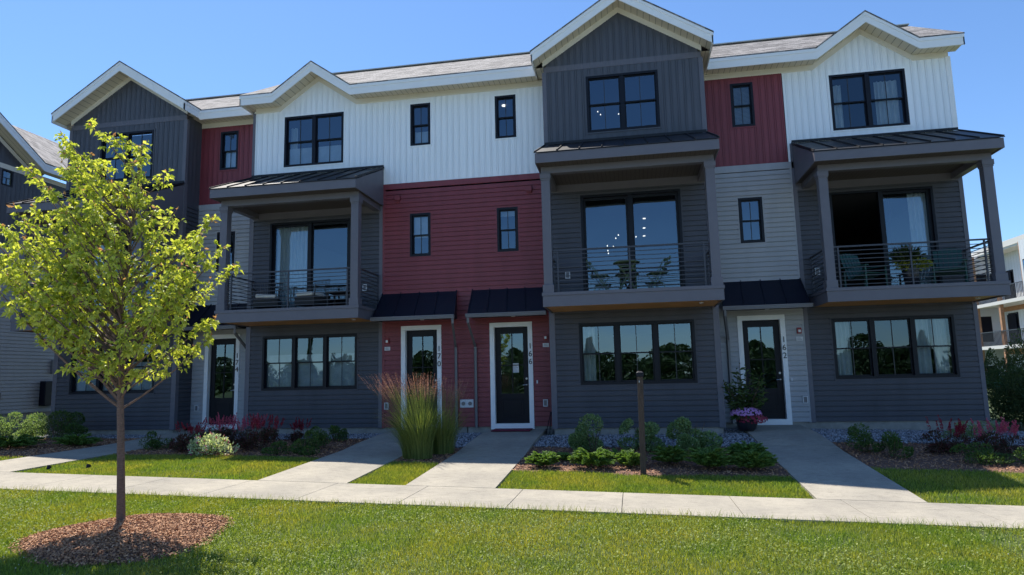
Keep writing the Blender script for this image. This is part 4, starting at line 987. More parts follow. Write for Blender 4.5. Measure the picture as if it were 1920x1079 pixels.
def plume(mb, base, tip, w):
    """feathery flower head: many short bracts around an axis"""
    base = np.array(base); tip = np.array(tip); n = 46; s = rng.random(n); C = base+(tip-base)*s[:, None]; d = rng.normal(size=(n, 3)); d /= np.linalg.norm(d, axis=1)[:, None]
    C = C+d*(w*(1-s*.8))[:, None]; V, F = leaf_cards(C, d+(tip-base)/np.linalg.norm(tip-base)*1.2, w*1.1, .5); k = len(mb[0]) and sum(len(a) for a in mb[0]); mb[0].append(V); mb[1].append(F+k)
def astilbe(label, pos, r, nplume, m, group='plumed astilbes', leafm='maroon_leaf', ph=.16, n=1300):
    x, y = pos; z = gz(x, y)-.01; t = thing('astilbe', label, 'astilbe', (x, y, z), group); st = stems_mb((x, y, z), r, 6, .005)
    C, d = blobpts((x, y, z), (r[0], r[1], r[2]*.72), n, 8); V, F = leaf_cards(C, d+np.array([0, 0, .4])+rng.normal(0, .4, (n, 3)), .055, .45); npmesh('foliage', V, F, leafm, t)
    mb = [[], []]
    for i in range(nplume):
        a = rng.uniform(0, 2*math.pi); q = math.sqrt(rng.random())*.85; b = Vector((x+math.cos(a)*q*r[0], y+math.sin(a)*q*r[1], z+r[2]*rng.uniform(.62, .85))); lean = Vector((math.cos(a)*.3+rng.normal(0, .2), math.sin(a)*.3, 1)).normalized()
        st.tube([(x+math.cos(a)*q*r[0]*.4, y+math.sin(a)*q*r[1]*.4, z), b], .003, 4, cap=False); plume(mb, b, b+lean*ph*1.25*float(rng.uniform(.7, 1.3)), .030)
    st.build('stem', 'stem', t); npmesh('flower_plumes', np.concatenate(mb[0]), np.concatenate(mb[1]), m, t); return t

G1_ = 'leafy shrubs in the bed in front of the charcoal bay'
shrub('shrub', 'mid green leafy shrub on gravel, nearest to door 166', 'shrub', (1.55, -3.04), (.43, .38, .70), 3800, .055, 'hyd_leaf', G1_)
shrub('shrub', 'green leafy shrub partly hidden behind the wooden post', 'shrub', (2.62, -2.85), (.50, .38, .66), 3800, .055, 'hyd_leaf', G1_)
shrub('shrub', 'tallest leafy shrub of the middle bed, right of the wooden post', 'shrub', (3.58, -3.0), (.48, .42, .80), 4600, .055, 'hyd_leaf', G1_, blossoms=('clover_fl', 12, .014))
for lb, p, r, n in [('sunlit feathery juniper at the left corner of the middle bed beside the path', (.72, -4.70), (.31, .26, .32), 80), ('widest sunlit juniper in the middle bed, below the first shrub', (1.62, -4.70), (.42, .32, .40), 110), ('sunlit juniper just left of the wooden post', (2.33, -4.55), (.28, .26, .34), 75),
    ('small juniper tuft behind the sunlit junipers near the path', (1.0, -4.0), (.24, .18, .16), 36), ('low juniper between two shrubs behind the sunlit row', (2.05, -3.85), (.35, .2, .2), 45), ('shaded juniper close on the right of the wooden post', (3.02, -4.25), (.34, .28, .38), 75),
    ('large shaded juniper in the middle of the bed under the tallest shrub', (3.68, -4.6), (.44, .34, .44), 110), ('shaded juniper at the right front corner of the middle bed', (4.45, -4.62), (.40, .30, .38), 100), ('shaded juniper at the back right of the middle bed near the flower pot', (4.5, -3.6), (.40, .28, .36), 80)]: juniper(lb, p, r, n)
G2_ = 'round evergreen shrubs between doors 174 and 170'
shrub('shrub', 'round dark green shrub at the left end of the bed by path 174', 'shrub', (-8.5, -3.2), (.33, .32, .46), 1700, .038, 'box_leaf', G2_)
shrub('shrub', 'dark green shrub behind the red plumes below the left door', 'shrub', (-7.75, -2.35), (.42, .34, .50), 1800, .038, 'box_leaf', G2_)
shrub('shrub', 'round green shrub at the front right of the bed by the lawn', 'shrub', (-4.45, -3.75), (.30, .30, .48), 1900, .04, 'box_leaf', G2_)
shrub('shrub', 'round green shrub behind and right of the front one', 'shrub', (-4.5, -2.85), (.33, .30, .50), 1900, .04, 'box_leaf', G2_)
shrub('shrub', 'small green shrub closest to the wall under the triple window', 'shrub', (-4.75, -1.7), (.29, .27, .40), 1400, .04, 'box_leaf', G2_)
shrub('shrub', 'low sprawling green shrub between the dark astilbe and round shrubs', 'shrub', (-5.1, -3.7), (.36, .25, .26), 1000, .04, 'box_leaf', G2_)
shrub('variegated_plant', 'white edged green plant with pink blossoms at the front edge of the left bed', 'plant', (-6.5, -3.95), (.50, .30, .46), 1050, .075, 'var_leaf', lumps=22, blossoms=('plume_pink', 60, .02))
astilbe('dark leaved astilbe with a few dull red plumes left of the pink ones', (-7.35, -3.45), (.42, .34, .62), 22, 'plume_red')
astilbe('astilbe with bright red pink plumes leaning left of the white plant', (-7.0, -2.9), (.36, .30, .66), 26, 'plume_pink', ph=.2)
astilbe('astilbe with magenta plumes standing behind the white variegated plant', (-6.3, -2.9), (.42, .30, .64), 34, 'plume_pink', ph=.18)
astilbe('large dark astilbe with crimson plumes right of the white plant', (-5.75, -3.2), (.45, .36, .74), 26, 'plume_red')
astilbe('small crimson astilbe by the gravel under the triple window', (-5.55, -2.0), (.30, .24, .50), 20, 'plume_red', n=600)
G3_ = 'hedge shrubs at the left end of the row'
shrub('shrub', 'hedge shrub at the far left edge of the photo', 'shrub', (-14.9, -1.0), (.55, .45, .80), 3000, .05, 'hyd_leaf', G3_)
shrub('shrub', 'middle hedge shrub left of the street tree trunk, yellowish tips', 'shrub', (-14.0, -1.2), (.58, .45, .74), 3200, .05, 'hyd_leaf', G3_)
shrub('shrub', 'largest dark hedge shrub at the left townhouse corner', 'shrub', (-12.75, -1.5), (.66, .5, .80), 4500, .045, 'box_leaf', G3_)
juniper('long low juniper in front of the hedge at the far left', (-12.3, -3.3), (.85, .5, .34), 130); juniper('low juniper right of the long one beside path 174', (-11.0, -2.75), (.60, .45, .32), 100); juniper('low juniper in the corner at the far left edge of the photo', (-13.6, -2.9), (.7, .5, .3), 90)
G4_ = 'green shrubs beside path 162'
shrub('shrub', 'bushy green shrub next to path 162 at the back of the pair', 'shrub', (6.85, -2.75), (.34, .32, .54), 2000, .042, 'box_leaf', G4_)
shrub('shrub', 'smaller green shrub of the pair, nearer the lawn beside path 162', 'shrub', (7.15, -3.3), (.30, .28, .44), 1600, .042, 'box_leaf', G4_)
shrub('shrub', 'shaded shrub against the foundation under the right triple window', 'shrub', (9.4, -1.2), (.50, .32, .42), 1600, .04, 'hyd_leaf')
astilbe('astilbe with purple red plumes at the left of the right bed group', (8.35, -2.7), (.45, .34, .56), 24, 'plume_red')
astilbe('astilbe with brightest pink plumes in the right bed', (9.1, -3.0), (.45, .34, .60), 30, 'plume_pink')
astilbe('astilbe with crimson plumes at the right edge of the photo', (9.9, -3.2), (.45, .36, .60), 26, 'plume_red')
shrub('shrub', 'low dark shrub in front of the plumes near the right lawn', 'shrub', (8.55, -3.6), (.50, .3, .34), 1700, .04, 'box_leaf'); shrub('shrub', 'dark low shrub at the right edge by the lawn', 'shrub', (9.35, -3.75), (.50, .3, .38), 1700, .04, 'box_leaf')
shrub('large_bush', 'tall dark loose bush beyond the right end corner of the row', 'bush', (12.25, 2.0), (.80, .8, 2.2), 8500, .07, 'ast_leaf', lumps=22)
shrub('large_bush', 'dark bush touching the right end corner, in front of the tall one', 'bush', (11.65, 1.25), (.62, .7, 1.45), 7000, .065, 'ast_leaf', lumps=18)
shrub('large_bush', 'second tall dark bush, farther right at the photo edge', 'bush', (13.6, 1.8), (1.0, .9, 2.0), 7500, .07, 'ast_leaf', lumps=22)

# ---- feather reed grass clump
def reed(label, pos, n, H, lean, m_leaf, sunny):
    x, y = pos; z = gz(x, y)-.01; t = thing('ornamental_grass', label, 'ornamental grass', (x, y, z), 'feather reed grass clumps'); VV = []; FF = []; PV = [[], []]; off = 0
    for i in range(n):
        a = rng.uniform(0, 2*math.pi); q = math.sqrt(rng.random())*.30; b = np.array([x+q*math.cos(a), y+q*math.sin(a)*.8, z]); tall = rng.random() < .30
        h = H*(rng.uniform(.85, 1.05) if tall else rng.uniform(.35, .8)); sp = rng.uniform(.05, .36)*(1 if tall else 1.9)*h; d = np.array([math.cos(a)*sp+lean*h*rng.uniform(.5, 1.2), math.sin(a)*sp*.8, 0]); w = .0022 if tall else .0038
        s = np.linspace(0, 1, 6)[:, None]; ax = b+np.array([0, 0, h])*(s if tall else s*(1.25-.35*s))+d*s**1.8; sd = np.array([math.cos(a+1.5+rng.normal(0, .5)), math.sin(a+1.5), 0])*w*(1.05-s*.8)
        V = np.concatenate([ax-sd, ax+sd]); F = [(k, k+1, k+7, k+6) for k in range(5)]; VV.append(V); FF.append(np.array(F)+off); off += 12
        if tall and rng.random() < .55: plume(PV, ax[5]-(ax[5]-ax[4])*.3, ax[5]+(ax[5]-ax[4])*.75, .011)
    npmesh('blades', np.concatenate(VV), np.concatenate(FF), m_leaf, t); npmesh('seed_plumes', np.concatenate(PV[0]), np.concatenate(PV[1]), 'reedplume', t); return t
MT['reed'] = leafmat('reed grass blades', (0.09, 0.14, 0.03), (0.30, 0.34, 0.10), .4); MT['reedplume'] = leafmat('tan pink seed heads', (0.56, 0.31, 0.24), (0.32, 0.18, 0.13), .4, tint=(1.2, 1, .8))
reed('tall reed grass clump with pinkish seed heads leaning left over the path, sunlit', (-1.92, -3.95), 1700, 1.44, -.20, 'reed', 1)
reed('greener reed grass clump behind the sunlit one toward door 166', (-1.62, -3.3), 1300, 1.32, -.04, 'reed', 0)

# ---- planter with tall leaves and petunias
t = thing('flower_pot', 'dark round pot of purple petunias and tall leaves beside door 162', 'planter', (4.98, -.45, -.06)); LOC[t.name] = Vector((4.98, -.45, -.06))
MT['pot'] = mat('dark glazed pot', (0.02, 0.02, 0.028), .35, .2, 5); MT['petunia'] = leafmat('petunias', (0.58, 0.24, 0.60), (0.70, 0.42, 0.68), .35, tint=(1.1, .9, 1.2)); MT['petunia_red'] = leafmat('rose petunias', (0.42, 0.05, 0.12), (0.30, 0.03, 0.06), .3, tint=(1.2, .7, .8)); MT['tallleaf'] = leafmat('canna leaves', (0.045, 0.085, 0.025), (0.10, 0.15, 0.04), .35)
PX, PY, PZ = 5.0, -.62, -.05; m = MB(); m.lathe([(.13, 0), (.2, .05), (.24, .18), (.235, .27), (.255, .30), (.235, .31), (.2, .27)], (PX, PY, PZ), 24); m.build('pot', 'pot', t, smooth=True)
n = 900; d = rng.normal(size=(n, 3)); d /= np.linalg.norm(d, axis=1)[:, None]; d[:, 2] = np.abs(d[:, 2])*.75-.15; C = np.array([PX, PY, PZ+.3])+d*np.array([.36, .34, .26])*rng.uniform(.75, 1.05, (n, 1)); V, F = leaf_cards(C, d+rng.normal(0, .5, (n, 3)), .05, .6); npmesh('foliage', V, F, 'box_leaf', t)
for nm, mm, cc, k in (('petunias', 'petunia', (-.02, -.14, .04), 190), ('rose_petunias', 'petunia_red', (.1, -.1, -.07), 150)):
    d = rng.normal(size=(k, 3)); d /= np.linalg.norm(d, axis=1)[:, None]; d[:, 1] = -np.abs(d[:, 1]); d[:, 2] = np.abs(d[:, 2])*.8 if mm == 'petunia' else d[:, 2]*.5; C = np.array([PX+cc[0], PY+cc[1]*.4, PZ+.34+cc[2]])+d*np.array([.36, .34, .22]); th = np.linspace(0, 2*math.pi, 6)[:-1]
    u = np.cross(d, [0.1, 0.2, 1]); u /= np.linalg.norm(u, axis=1)[:, None]; w = np.cross(d, u); rr = rng.uniform(.018, .032, (k, 1, 1)); V = C[:, None]+(np.cos(th)[None, :, None]*u[:, None]+np.sin(th)[None, :, None]*w[:, None])*rr; npmesh(nm, V.reshape(-1, 3), np.arange(k*5).reshape(-1, 5), mm, t)
m = MB(); Cs = []; Ds = []
for i in range(60):
    a = rng.uniform(0, 2*math.pi); q = rng.uniform(.05, .50); b = Vector((PX+.05*math.cos(a), PY+.05*math.sin(a), PZ+.28)); e = b+Vector((math.cos(a)*q, math.sin(a)*q*.8, rng.uniform(.4, 1.2)*(1.15-q))); m.tube([b, (b+e)/2+Vector((0, 0, .08)), e], [.007, .006, .003], 5, cap=False)
    for s in lin(.25, 1, 9):
        c = b+(e-b)*s; aa = rng.uniform(0, 2*math.pi); dd = Vector((math.cos(aa), math.sin(aa), .55)); Cs.append(tuple(c+dd*.07)); Ds.append(tuple(dd))
m.build('stem', 'stem', t); V, F = leaf_cards(np.array(Cs), np.array(Ds), .19, .26, .3, .15); npmesh('tall_leaves', V, F, 'tallleaf', t)

# ---- wooden post
MT['oldwood'] = mat('weathered dark timber', (0.075, 0.052, 0.040), .85, .45, 8, .8, 30, stretch=(8, 8, .8))
px_, py_ = 2.53, -5.04; pz_ = gz(px_, py_)-.05; t = thing('wooden_post', 'weathered dark square timber post standing in the middle planting bed', 'post', (px_, py_, pz_))
m = MB(); m.hexa([(px_-.05, py_-.05, pz_), (px_+.05, py_-.05, pz_), (px_+.05, py_+.05, pz_), (px_-.05, py_+.05, pz_), (px_-.03, py_-.05, 1.27), (px_+.07, py_-.05, 1.27), (px_+.07, py_+.05, 1.27), (px_-.03, py_+.05, 1.27)]); m.build('post', 'oldwood', t, bevel=.006)
m = MB(); m.box(px_-.045, px_+.085, py_-.065, py_+.065, 1.271, 1.34); m.hexa([(px_-.045, py_-.065, 1.3401), (px_+.085, py_-.065, 1.3401), (px_+.085, py_+.065, 1.3401), (px_-.045, py_+.065, 1.3401), (px_-.01, py_-.03, 1.37), (px_+.05, py_-.03, 1.37), (px_+.05, py_+.03, 1.37), (px_-.01, py_+.03, 1.37)]); m.build('post_cap', 'black', t, bevel=.005)
m = MB(); m.tube([(px_+.0, py_-.052, 1.2), (px_+.0, py_-.075, 1.2), (px_+.0, py_-.075, 1.17)], .008, 6); m.build('hook', 'steel', t)
# ---- two small ground lights
for k, (x, y, lb) in enumerate([(-8.46, -6.05, 'small black ground spotlight nearest path 174'), (-7.81, -5.83, 'small black ground spotlight farther from path 174 on the left lawn')]):
    z = gz(x, y)-.035; t = thing('ground_spotlight', lb, 'spotlight', (x, y, z), 'ground spotlights on the left lawn'); m = MB(); m.tube([(x, y, z), (x, y, z+.05)], .009, 6); m.build('stake', 'black', t)
    m = MB(); m.tube([(x, y-.03, z+.035), (x-.01, y+.02, z+.075)], [.018, .045], 10); m.build('lamp_head', 'black', t)
# ---- doormat with pale lettering blurred by distance
t = thing('doormat', 'dark red doormat with pale script lying before door 166', 'doormat', (-.62, -.35, -.03)); MT['mat'] = mat('red coir', (0.16, 0.012, 0.035), .95, .3, 80, .6, 200); MT['matprint'] = mat('mat print', (.40, .22, .25), .9)
m = MB(); m.hexa([(-1.12, -.62, -.028), (-.14, -.62, -.028), (-.14, -.06, -.018), (-1.12, -.06, -.018), (-1.12, -.62, -.008), (-.14, -.62, -.008), (-.14, -.06, .002), (-1.12, -.06, .002)]); m.build('mat', 'mat', t, bevel=.006)
m = MB()
for i in range(9): x = -.92+.075*i; m.tube([(x, -.38, -.002), (x+.03, -.30, .001), (x+.055, -.37, -.001)], .005, 4, cap=False)
m.build('mat_print', 'matprint', t)
# ---- iron boot rack beside door 166
t = thing('iron_plant_stand', 'thin black folding metal stand leaning beside door 166', 'stand', (.33, -.3, -.1)); m = MB()
for dx_ in (-.09, 0, .09): m.tube([(.33+dx_, -.42, -.12), (.35+dx_*.2, -.10, .40)], .010, 6)
m.tube([(.22, -.36, .0), (.44, -.36, .0)], .008, 6); m.build('frame', 'black', t)

# =================================================================== BALCONY FURNITURE
MT['bistro'] = mat('green painted steel', (0.075, 0.11, 0.045), .4); MT['wicker'] = mat('dark wicker', (0.03, 0.027, 0.026), .7, .3, 40, .8, 90); MT['cushion'] = mat('white cushion', (.62, .60, .56), .9, .05, 5); MT['tealchair'] = mat('teal green plastic', (0.018, 0.075, 0.062), .45)
ZD = 3.176
t = thing('bistro_table', 'round dark green folding bistro table on the balcony above door 166', 'table', (2.4, -1.6, ZD)); m = MB(); m.lathe([(.30, .70), (.31, .705), (.31, .725), (.30, .73)], (2.4, -1.6, ZD), 28); m.build('tabletop', 'bistro', t)
for yo in (-.16, .16):
    for s in (-1, 1): m = MB(); m.tube([(2.4-s*.24, -1.6+yo, ZD), (2.4+s*.2, -1.6+yo, ZD+.70)], .012, 6); m.build('leg', 'bistro', t)
m = MB(); m.tube([(2.4, -1.76, ZD+.37), (2.4, -1.44, ZD+.37)], .008, 6); m.build('stretcher', 'bistro', t)
def bchair(x, y, rot, lb):
    t = thing('folding_chair', lb, 'chair', (x, y, ZD), 'folding chairs around the bistro table'); c, s = math.cos(rot), math.sin(rot)
    W = lambda p: (x+p[0]*c-p[1]*s, y+p[0]*s+p[1]*c, ZD+p[2])
    m = MB()
    for k in range(5): a = -.19+.085*k; m.hexa([W((-.2, a, .44)), W((.2, a, .44)), W((.2, a+.06, .44)), W((-.2, a+.06, .44)), W((-.2, a, .455)), W((.2, a, .455)), W((.2, a+.06, .455)), W((-.2, a+.06, .455))])
    m.build('seat', 'bistro', t); m = MB()
    for z0 in (.66, .76): m.hexa([W((-.2, .27, z0)), W((.2, .27, z0)), W((.2, .29, z0)), W((-.2, .29, z0)), W((-.2, .27, z0+.06)), W((.2, .27, z0+.06)), W((.2, .29, z0+.06)), W((-.2, .29, z0+.06))])
    m.build('backrest', 'bistro', t)
    for sx in (-.19, .19):
        m = MB(); m.tube([W((sx, -.24, 0)), W((sx, .28, .84))], .010, 6); m.build('leg', 'bistro', t); m = MB(); m.tube([W((sx*.9, .22, 0)), W((sx*.9, -.18, .44))], .010, 6); m.build('leg', 'bistro', t)
bchair(1.78, -1.45, math.pi/2*.9, 'green slatted folding chair left of the bistro table'); bchair(3.08, -1.5, -math.pi/2*.8, 'green slatted folding chair right of the bistro table'); bchair(2.42, -1.05, 0, 'green folding chair behind the bistro table against the glass')
def wick(x, y, rot, lb):
    t = thing('wicker_armchair', lb, 'armchair', (x, y, ZD), 'wicker armchairs on the balcony above door 170 side'); c, s = math.cos(rot), math.sin(rot); W = lambda p: (x+p[0]*c-p[1]*s, y+p[0]*s+p[1]*c, ZD+p[2])
    def bx(m, a0, a1, b0, b1, z0, z1): m.hexa([W((a0, b0, z0)), W((a1, b0, z0)), W((a1, b1, z0)), W((a0, b1, z0)), W((a0, b0, z1)), W((a1, b0, z1)), W((a1, b1, z1)), W((a0, b1, z1))])
    m = MB(); bx(m, -.32, .32, -.3, .3, .12, .36); m.build('seat_base', 'wicker', t, bevel=.02); m = MB(); bx(m, -.26, .26, -.32, .22, .361, .46); m.build('cushion', 'cushion', t, bevel=.03)
    m = MB()
    for k in range(15): a = -.31+.044*k; m.tube([W((a, .27, .36)), W((a*1.05, .35, .84))], .007, 5)
    m.tube([W((-.33, .35, .84)), W((.33, .35, .84))], .018, 8); m.build('backrest', 'wicker', t)
    for sx in (-1, 1):
        m = MB(); m.tube([W((sx*.33, -.3, .36)), W((sx*.35, -.28, .6)), W((sx*.35, .3, .62))], .018, 6); m.build('armrest', 'wicker', t)
        for sy in (-.27, .27): m = MB(); m.tube([W((sx*.29, sy, 0)), W((sx*.29, sy, .12))], .02, 6); m.build('leg', 'wicker', t)
wick(-7.2, -.75, .35, 'wicker armchair with white cushion at the left of the balcony'); wick(-5.9, -.8, -.2, 'wicker armchair with white cushion in front of the right door panel')
t = thing('side_table', 'dark low table between the wicker armchair and the railing post', 'table', (-5.1, -.75, ZD)); m = MB(); m.box(-5.4, -4.8, -1.0, -.5, ZD+.42, ZD+.46); m.build('tabletop', 'wicker', t, bevel=.004)
for sx in (-5.36, -4.84):
    for sy in (-.96, -.54): m = MB(); m.box(sx-.02, sx+.02, sy-.02, sy+.02, ZD, ZD+.419); m.build('leg', 'wicker', t)
def adiron(x, y, rot, lb, s_=1.0):
    t = thing('deck_chair', lb, 'chair', (x, y, ZD), 'teal deck chairs on the right balcony'); c, s = math.cos(rot), math.sin(rot); W = lambda p: (x+p[0]*c-p[1]*s, y+p[0]*s+p[1]*c, ZD+p[2])
    def bx(m, a0, a1, p, q, th=.02): m.hexa([W((a0, p[0], p[1])), W((a1, p[0], p[1])), W((a1, q[0], q[1])), W((a0, q[0], q[1])), W((a0, p[0], p[1]+th)), W((a1, p[0], p[1]+th)), W((a1, q[0]+th, q[1]+th)), W((a0, q[0]+th, q[1]+th))])
    m = MB()
    for k in range(5): bx(m, -.29, .29, (-.28+.11*k, .38-.02*k), (-.19+.11*k, .37-.02*k))
    m.build('seat', 'tealchair', t); m = MB()
    for k in range(6): a = -.29+.098*k; bx(m, a, a+.085, (.26, .30), (.48, .92+.05*math.sin((k+.5)/6*math.pi)))
    m.build('backrest', 'tealchair', t)
    for sx in (-1, 1):
        m = MB(); m.hexa([W((sx*.31-.05, -.34, .55)), W((sx*.31+.05, -.34, .55)), W((sx*.31+.05, .4, .56)), W((sx*.31-.05, .4, .56)), W((sx*.31-.05, -.34, .575)), W((sx*.31+.05, -.34, .575)), W((sx*.31+.05, .4, .585)), W((sx*.31-.05, .4, .585))]); m.build('armrest', 'tealchair', t)
        for yy, h in ((-.28, .55), (.34, .5)): m = MB(); m.tube([W((sx*.31, yy, 0)), W((sx*.31, yy, h))], .025, 5); m.build('leg', 'tealchair', t)
adiron(8.05, -.1, .5, 'teal slatted deck chair at the left of the right hand balcony'); adiron(9.85, -.15, -.4, 'teal slatted deck chair at the right end of the right hand balcony')
t = thing('hanging_planter', 'planter of spiky and yellow green trailing leaves behind the right balcony rail', 'planter', (8.9, -.62, ZD)); MT['lime'] = leafmat('yellow green leaves', (0.36, 0.36, 0.05), (0.16, 0.20, 0.04), .4)
m = MB(); m.lathe([(.14, 0), (.17, .3), (.19, .45), (.19, .5)], (8.9, -.45, ZD), 20); m.build('pot', 'pot', t, smooth=True)
n = 700; d = rng.normal(size=(n, 3)); d /= np.linalg.norm(d, axis=1)[:, None]; C = np.array([8.95, -.5, ZD+.52])+d*np.array([.42, .25, .17])*rng.uniform(.5, 1, (n, 1)); V, F = leaf_cards(C, d+rng.normal(0, .4, (n, 3)), .07, .7); npmesh('trailing_leaves', V, F, 'lime', t)
n = 160; d = rng.normal(size=(n, 3)); d[:, 2] = np.abs(d[:, 2])+.4; d /= np.linalg.norm(d, axis=1)[:, None]; C = np.array([8.82, -.45, ZD+.55])+d*.24; V, F = leaf_cards(C, d, .46, .06); npmesh('spiky_leaves', V, F, 'ast_leaf', t)

# =================================================================== STREET TREE
MT['bark'] = mat('smooth brown bark', (0.17, 0.11, 0.085), .85, .4, 9, .9, 40, stretch=(3, 3, 10)); MT['leaf'] = leafmat('linden leaves', (0.24, 0.33, 0.045), (0.66, 0.72, 0.19), .58, .45, (1.25, 1.15, .45)); MT['leafpink'] = leafmat('new reddish leaves', (0.50, 0.33, 0.14), (0.40, 0.22, 0.12), .5, tint=(1.2, 1, .7))
t = thing('street_tree', 'young street tree with slender trunk and bright yellow green leaves on a mulch mound', 'tree', (TX, TY, TZ))
CAMP = Vector(M_.translation)
# crown outline measured across the crown (metres from the trunk, height above datum) and filled with branch tips
OUT = [(-2.25, 3.18), (-1.95, 3.42), (-1.55, 3.62), (-1.35, 3.55), (-1.20, 3.95), (-1.22, 4.30), (-1.0, 4.58), (-.72, 4.42), (-.25, 4.62), (-.0, 4.50), (.08, 4.15), (.30, 4.12), (.20, 3.78), (.08, 3.60), (.22, 3.35), (.50, 3.50), (.50, 3.20), (.72, 3.38), (1.02, 3.40), (1.05, 3.12), (1.18, 2.86), (.95, 2.62), (.78, 2.35), (1.0, 2.12), (1.0, 1.88), (.68, 1.75), (.40, 1.52), (.12, 1.38), (-.18, 1.50), (-.38, 1.45), (-.55, 1.68), (-.70, 1.92), (-1.02, 2.12), (-1.3, 2.3), (-1.55, 2.75), (-1.95, 2.95)]
def inside(x, z):
    c = False; j = len(OUT)-1
    for i in range(len(OUT)):
        if (OUT[i][1] > z) != (OUT[j][1] > z) and x < (OUT[j][0]-OUT[i][0])*(z-OUT[i][1])/(OUT[j][1]-OUT[i][1])+OUT[i][0]: c = not c
        j = i
    return c
hx = Vector((_r.x, _r.y, 0)).normalized(); hd = Vector((-hx.y, hx.x, 0))
def trunk_at(z):
    o_ = float(np.interp(z, [-.4, 1.1, 2.2, 4.5], [0, -.11, -.13, 0.0])); return Vector((TX, TY, 0))+Vector((_r.x, _r.y, 0))*o_+Vector((0, .015*math.sin(z*1.7), z))
tips = []
for (x, z) in OUT: tips.append((x*.95+(-.35)*.05, z*.93+2.9*.07-.03, float(rng.normal(0, .18))))
tries = 0
while len(tips) < 128 and tries < 20000:
    tries += 1; x, z = float(rng.uniform(-2.2, 1.2)), float(rng.uniform(1.45, 4.6))
    if not inside(x, z): continue
    w = .72*math.sqrt(max(0.05, 1-((z-2.8)/1.9)**2)); d_ = float(rng.uniform(-w, w)*(1-.35*abs(x+.3)/1.8)-.12)
    if all((x-a)**2+(z-b)**2+(d_-c)**2 > .068 for a, b, c in tips): tips.append((x, z, d_))
m = MB(); zz = [TZ-.05, TZ+.05, .3, .8, 1.1, 1.6, 2.2, 2.9, 3.5, 4.1, 4.4]; rr = [.066, .050, .043, .040, .038, .032, .026, .019, .013, .008, .003]
m.tube([trunk_at(z) for z in zz], rr, 14); Cs = []; Ds = []; TipC = []
for (x, z, d_) in tips:
    e = Vector((TX, TY, 0))+hx*x+hd*d_; e.z = z; hor = math.hypot(x, d_); za = max(1.02+abs(float(rng.normal(0, .38))), min(3.9, z-hor*rng.uniform(.75, 1.1)-.12)); za = min(za, z-.18); a = trunk_at(za); c1 = a+(e-a)*.45+Vector((0, 0, -.10*hor)); sw = Vector(rng.normal(0, .05, 3))
    pts = [((1-s)**2*a+2*s*(1-s)*(c1+sw)+s*s*e) for s in lin(0, 1, 9)]; L = (e-a).length; r0 = min(.021, .006+.008*L)
    m.tube(pts, list(np.linspace(r0, .0025, 9)), 6, cap=False)
    nt_ = int(16*max(L, .5))
    for k in range(nt_):        # side twigs with leaves
        s = float(rng.uniform(.35, 1.0)**.75); q = ((1-s)**2*a+2*s*(1-s)*(c1+sw)+s*s*e); dv = Vector(rng.normal(0, 1, 3)); dv.z = dv.z*.6+.35; dv.normalize(); tl = float(rng.uniform(.05, .16)*(1.25-.5*s)); q2 = q+dv*tl
        if k % 3 == 0: m.tube([q, q2], [.003, .0015], 3, cap=False)
        for f in lin(.2, 1.1, 7):
            dd = Vector(rng.normal(0, 1, 3)); dd = dd*.8+dv*.8+Vector((0, 0, -.25)); dd.normalize(); Cs.append(tuple(q+(q2-q)*f+dd*.035)); Ds.append(tuple(dd))
    for k in range(12):
        dd = Vector(rng.normal(0, 1, 3))+Vector((0, 0, .4)); dd.normalize(); TipC.append((tuple(e+dd*.06*float(rng.random())), tuple(dd)))
m.build('trunk', 'bark', t, smooth=True)
Cs = np.array(Cs); Ds = np.array(Ds); V, F = leaf_cards(Cs, Ds, .064, .62, .3, .25); npmesh('foliage', V, F, 'leaf', t)
tc_ = [q for q in TipC if rng.random() < .22]; V, F = leaf_cards(np.array([q[0] for q in tc_]), np.array([q[1] for q in tc_]), .055, .55, .3); npmesh('new_leaves', V, F, 'leafpink', t)
print('tree leaves', len(Cs), 'tips', len(tips))

# =================================================================== NEIGHBOURING BUILDING (left)
xN = -19.0
hN = thing('apartment_building', 'charcoal and grey neighbouring building with white gable trim at the left edge', 'building', (xN-4, 0, -.1))
nprof = hprof([(-4.6, 9.35), (-.8, 11.75), (3.05, 9.35), (12, 9.35)])
pl = facer(xN)
wn_ = [(1.83, 2.27, 8.36, 8.93)]
m = MB(); bb_wall(m, -6, 9, 6.2, lambda a: 8.95, wn_, pl, zflat=8.95); bb_wall(m, -5.5, 2.9, 9.12, lambda a: nprof(a)-.34, [], pl, brk=(-.8,), zflat=9.12); m.build('board_siding', 'dark_bb', hN)
m = MB(); lap_courses(m, -6, 9, .4, 6.0, [], pl); bb_ = lap_courses(m, xN-8, xN, .4, 9, [], front(-6)); m.build('lap_siding', 'grey_lap', hN)
m = MB(); pbox(m, pl, -6, 9, 6.0, 6.2, 0, .03); m.build('band_trim', 'grey_lap', hN)
m = MB(); pbox(m, pl, -6, 9, 8.95, 9.12, 0, .03); m.hexa([pl(-4.6, 9.0, .001), pl(-.8, 11.4, .001), pl(-.8, 11.4, .03), pl(-4.6, 9.0, .03), pl(-4.6, 9.16, .001), pl(-.8, 11.56, .001), pl(-.8, 11.56, .03), pl(-4.6, 9.16, .03)])
m.hexa([pl(-.8, 11.4, .001), pl(3.05, 9.0, .001), pl(3.05, 9.0, .03), pl(-.8, 11.4, .03), pl(-.8, 11.56, .001), pl(3.05, 9.16, .001), pl(3.05, 9.16, .03), pl(-.8, 11.56, .03)]); m.build('frieze', 'cream', hN)
R_ = dict(fascia=MB()); eave(R_, [(xN+.5, 10, 9.45), (xN+.5, 3.05, 9.45), (xN+.5, -.8, 11.85), (xN+.5, -4.6, 9.45)][::-1]); R_['fascia'].build('fascia', 'trim_white', hN)
m = MB()
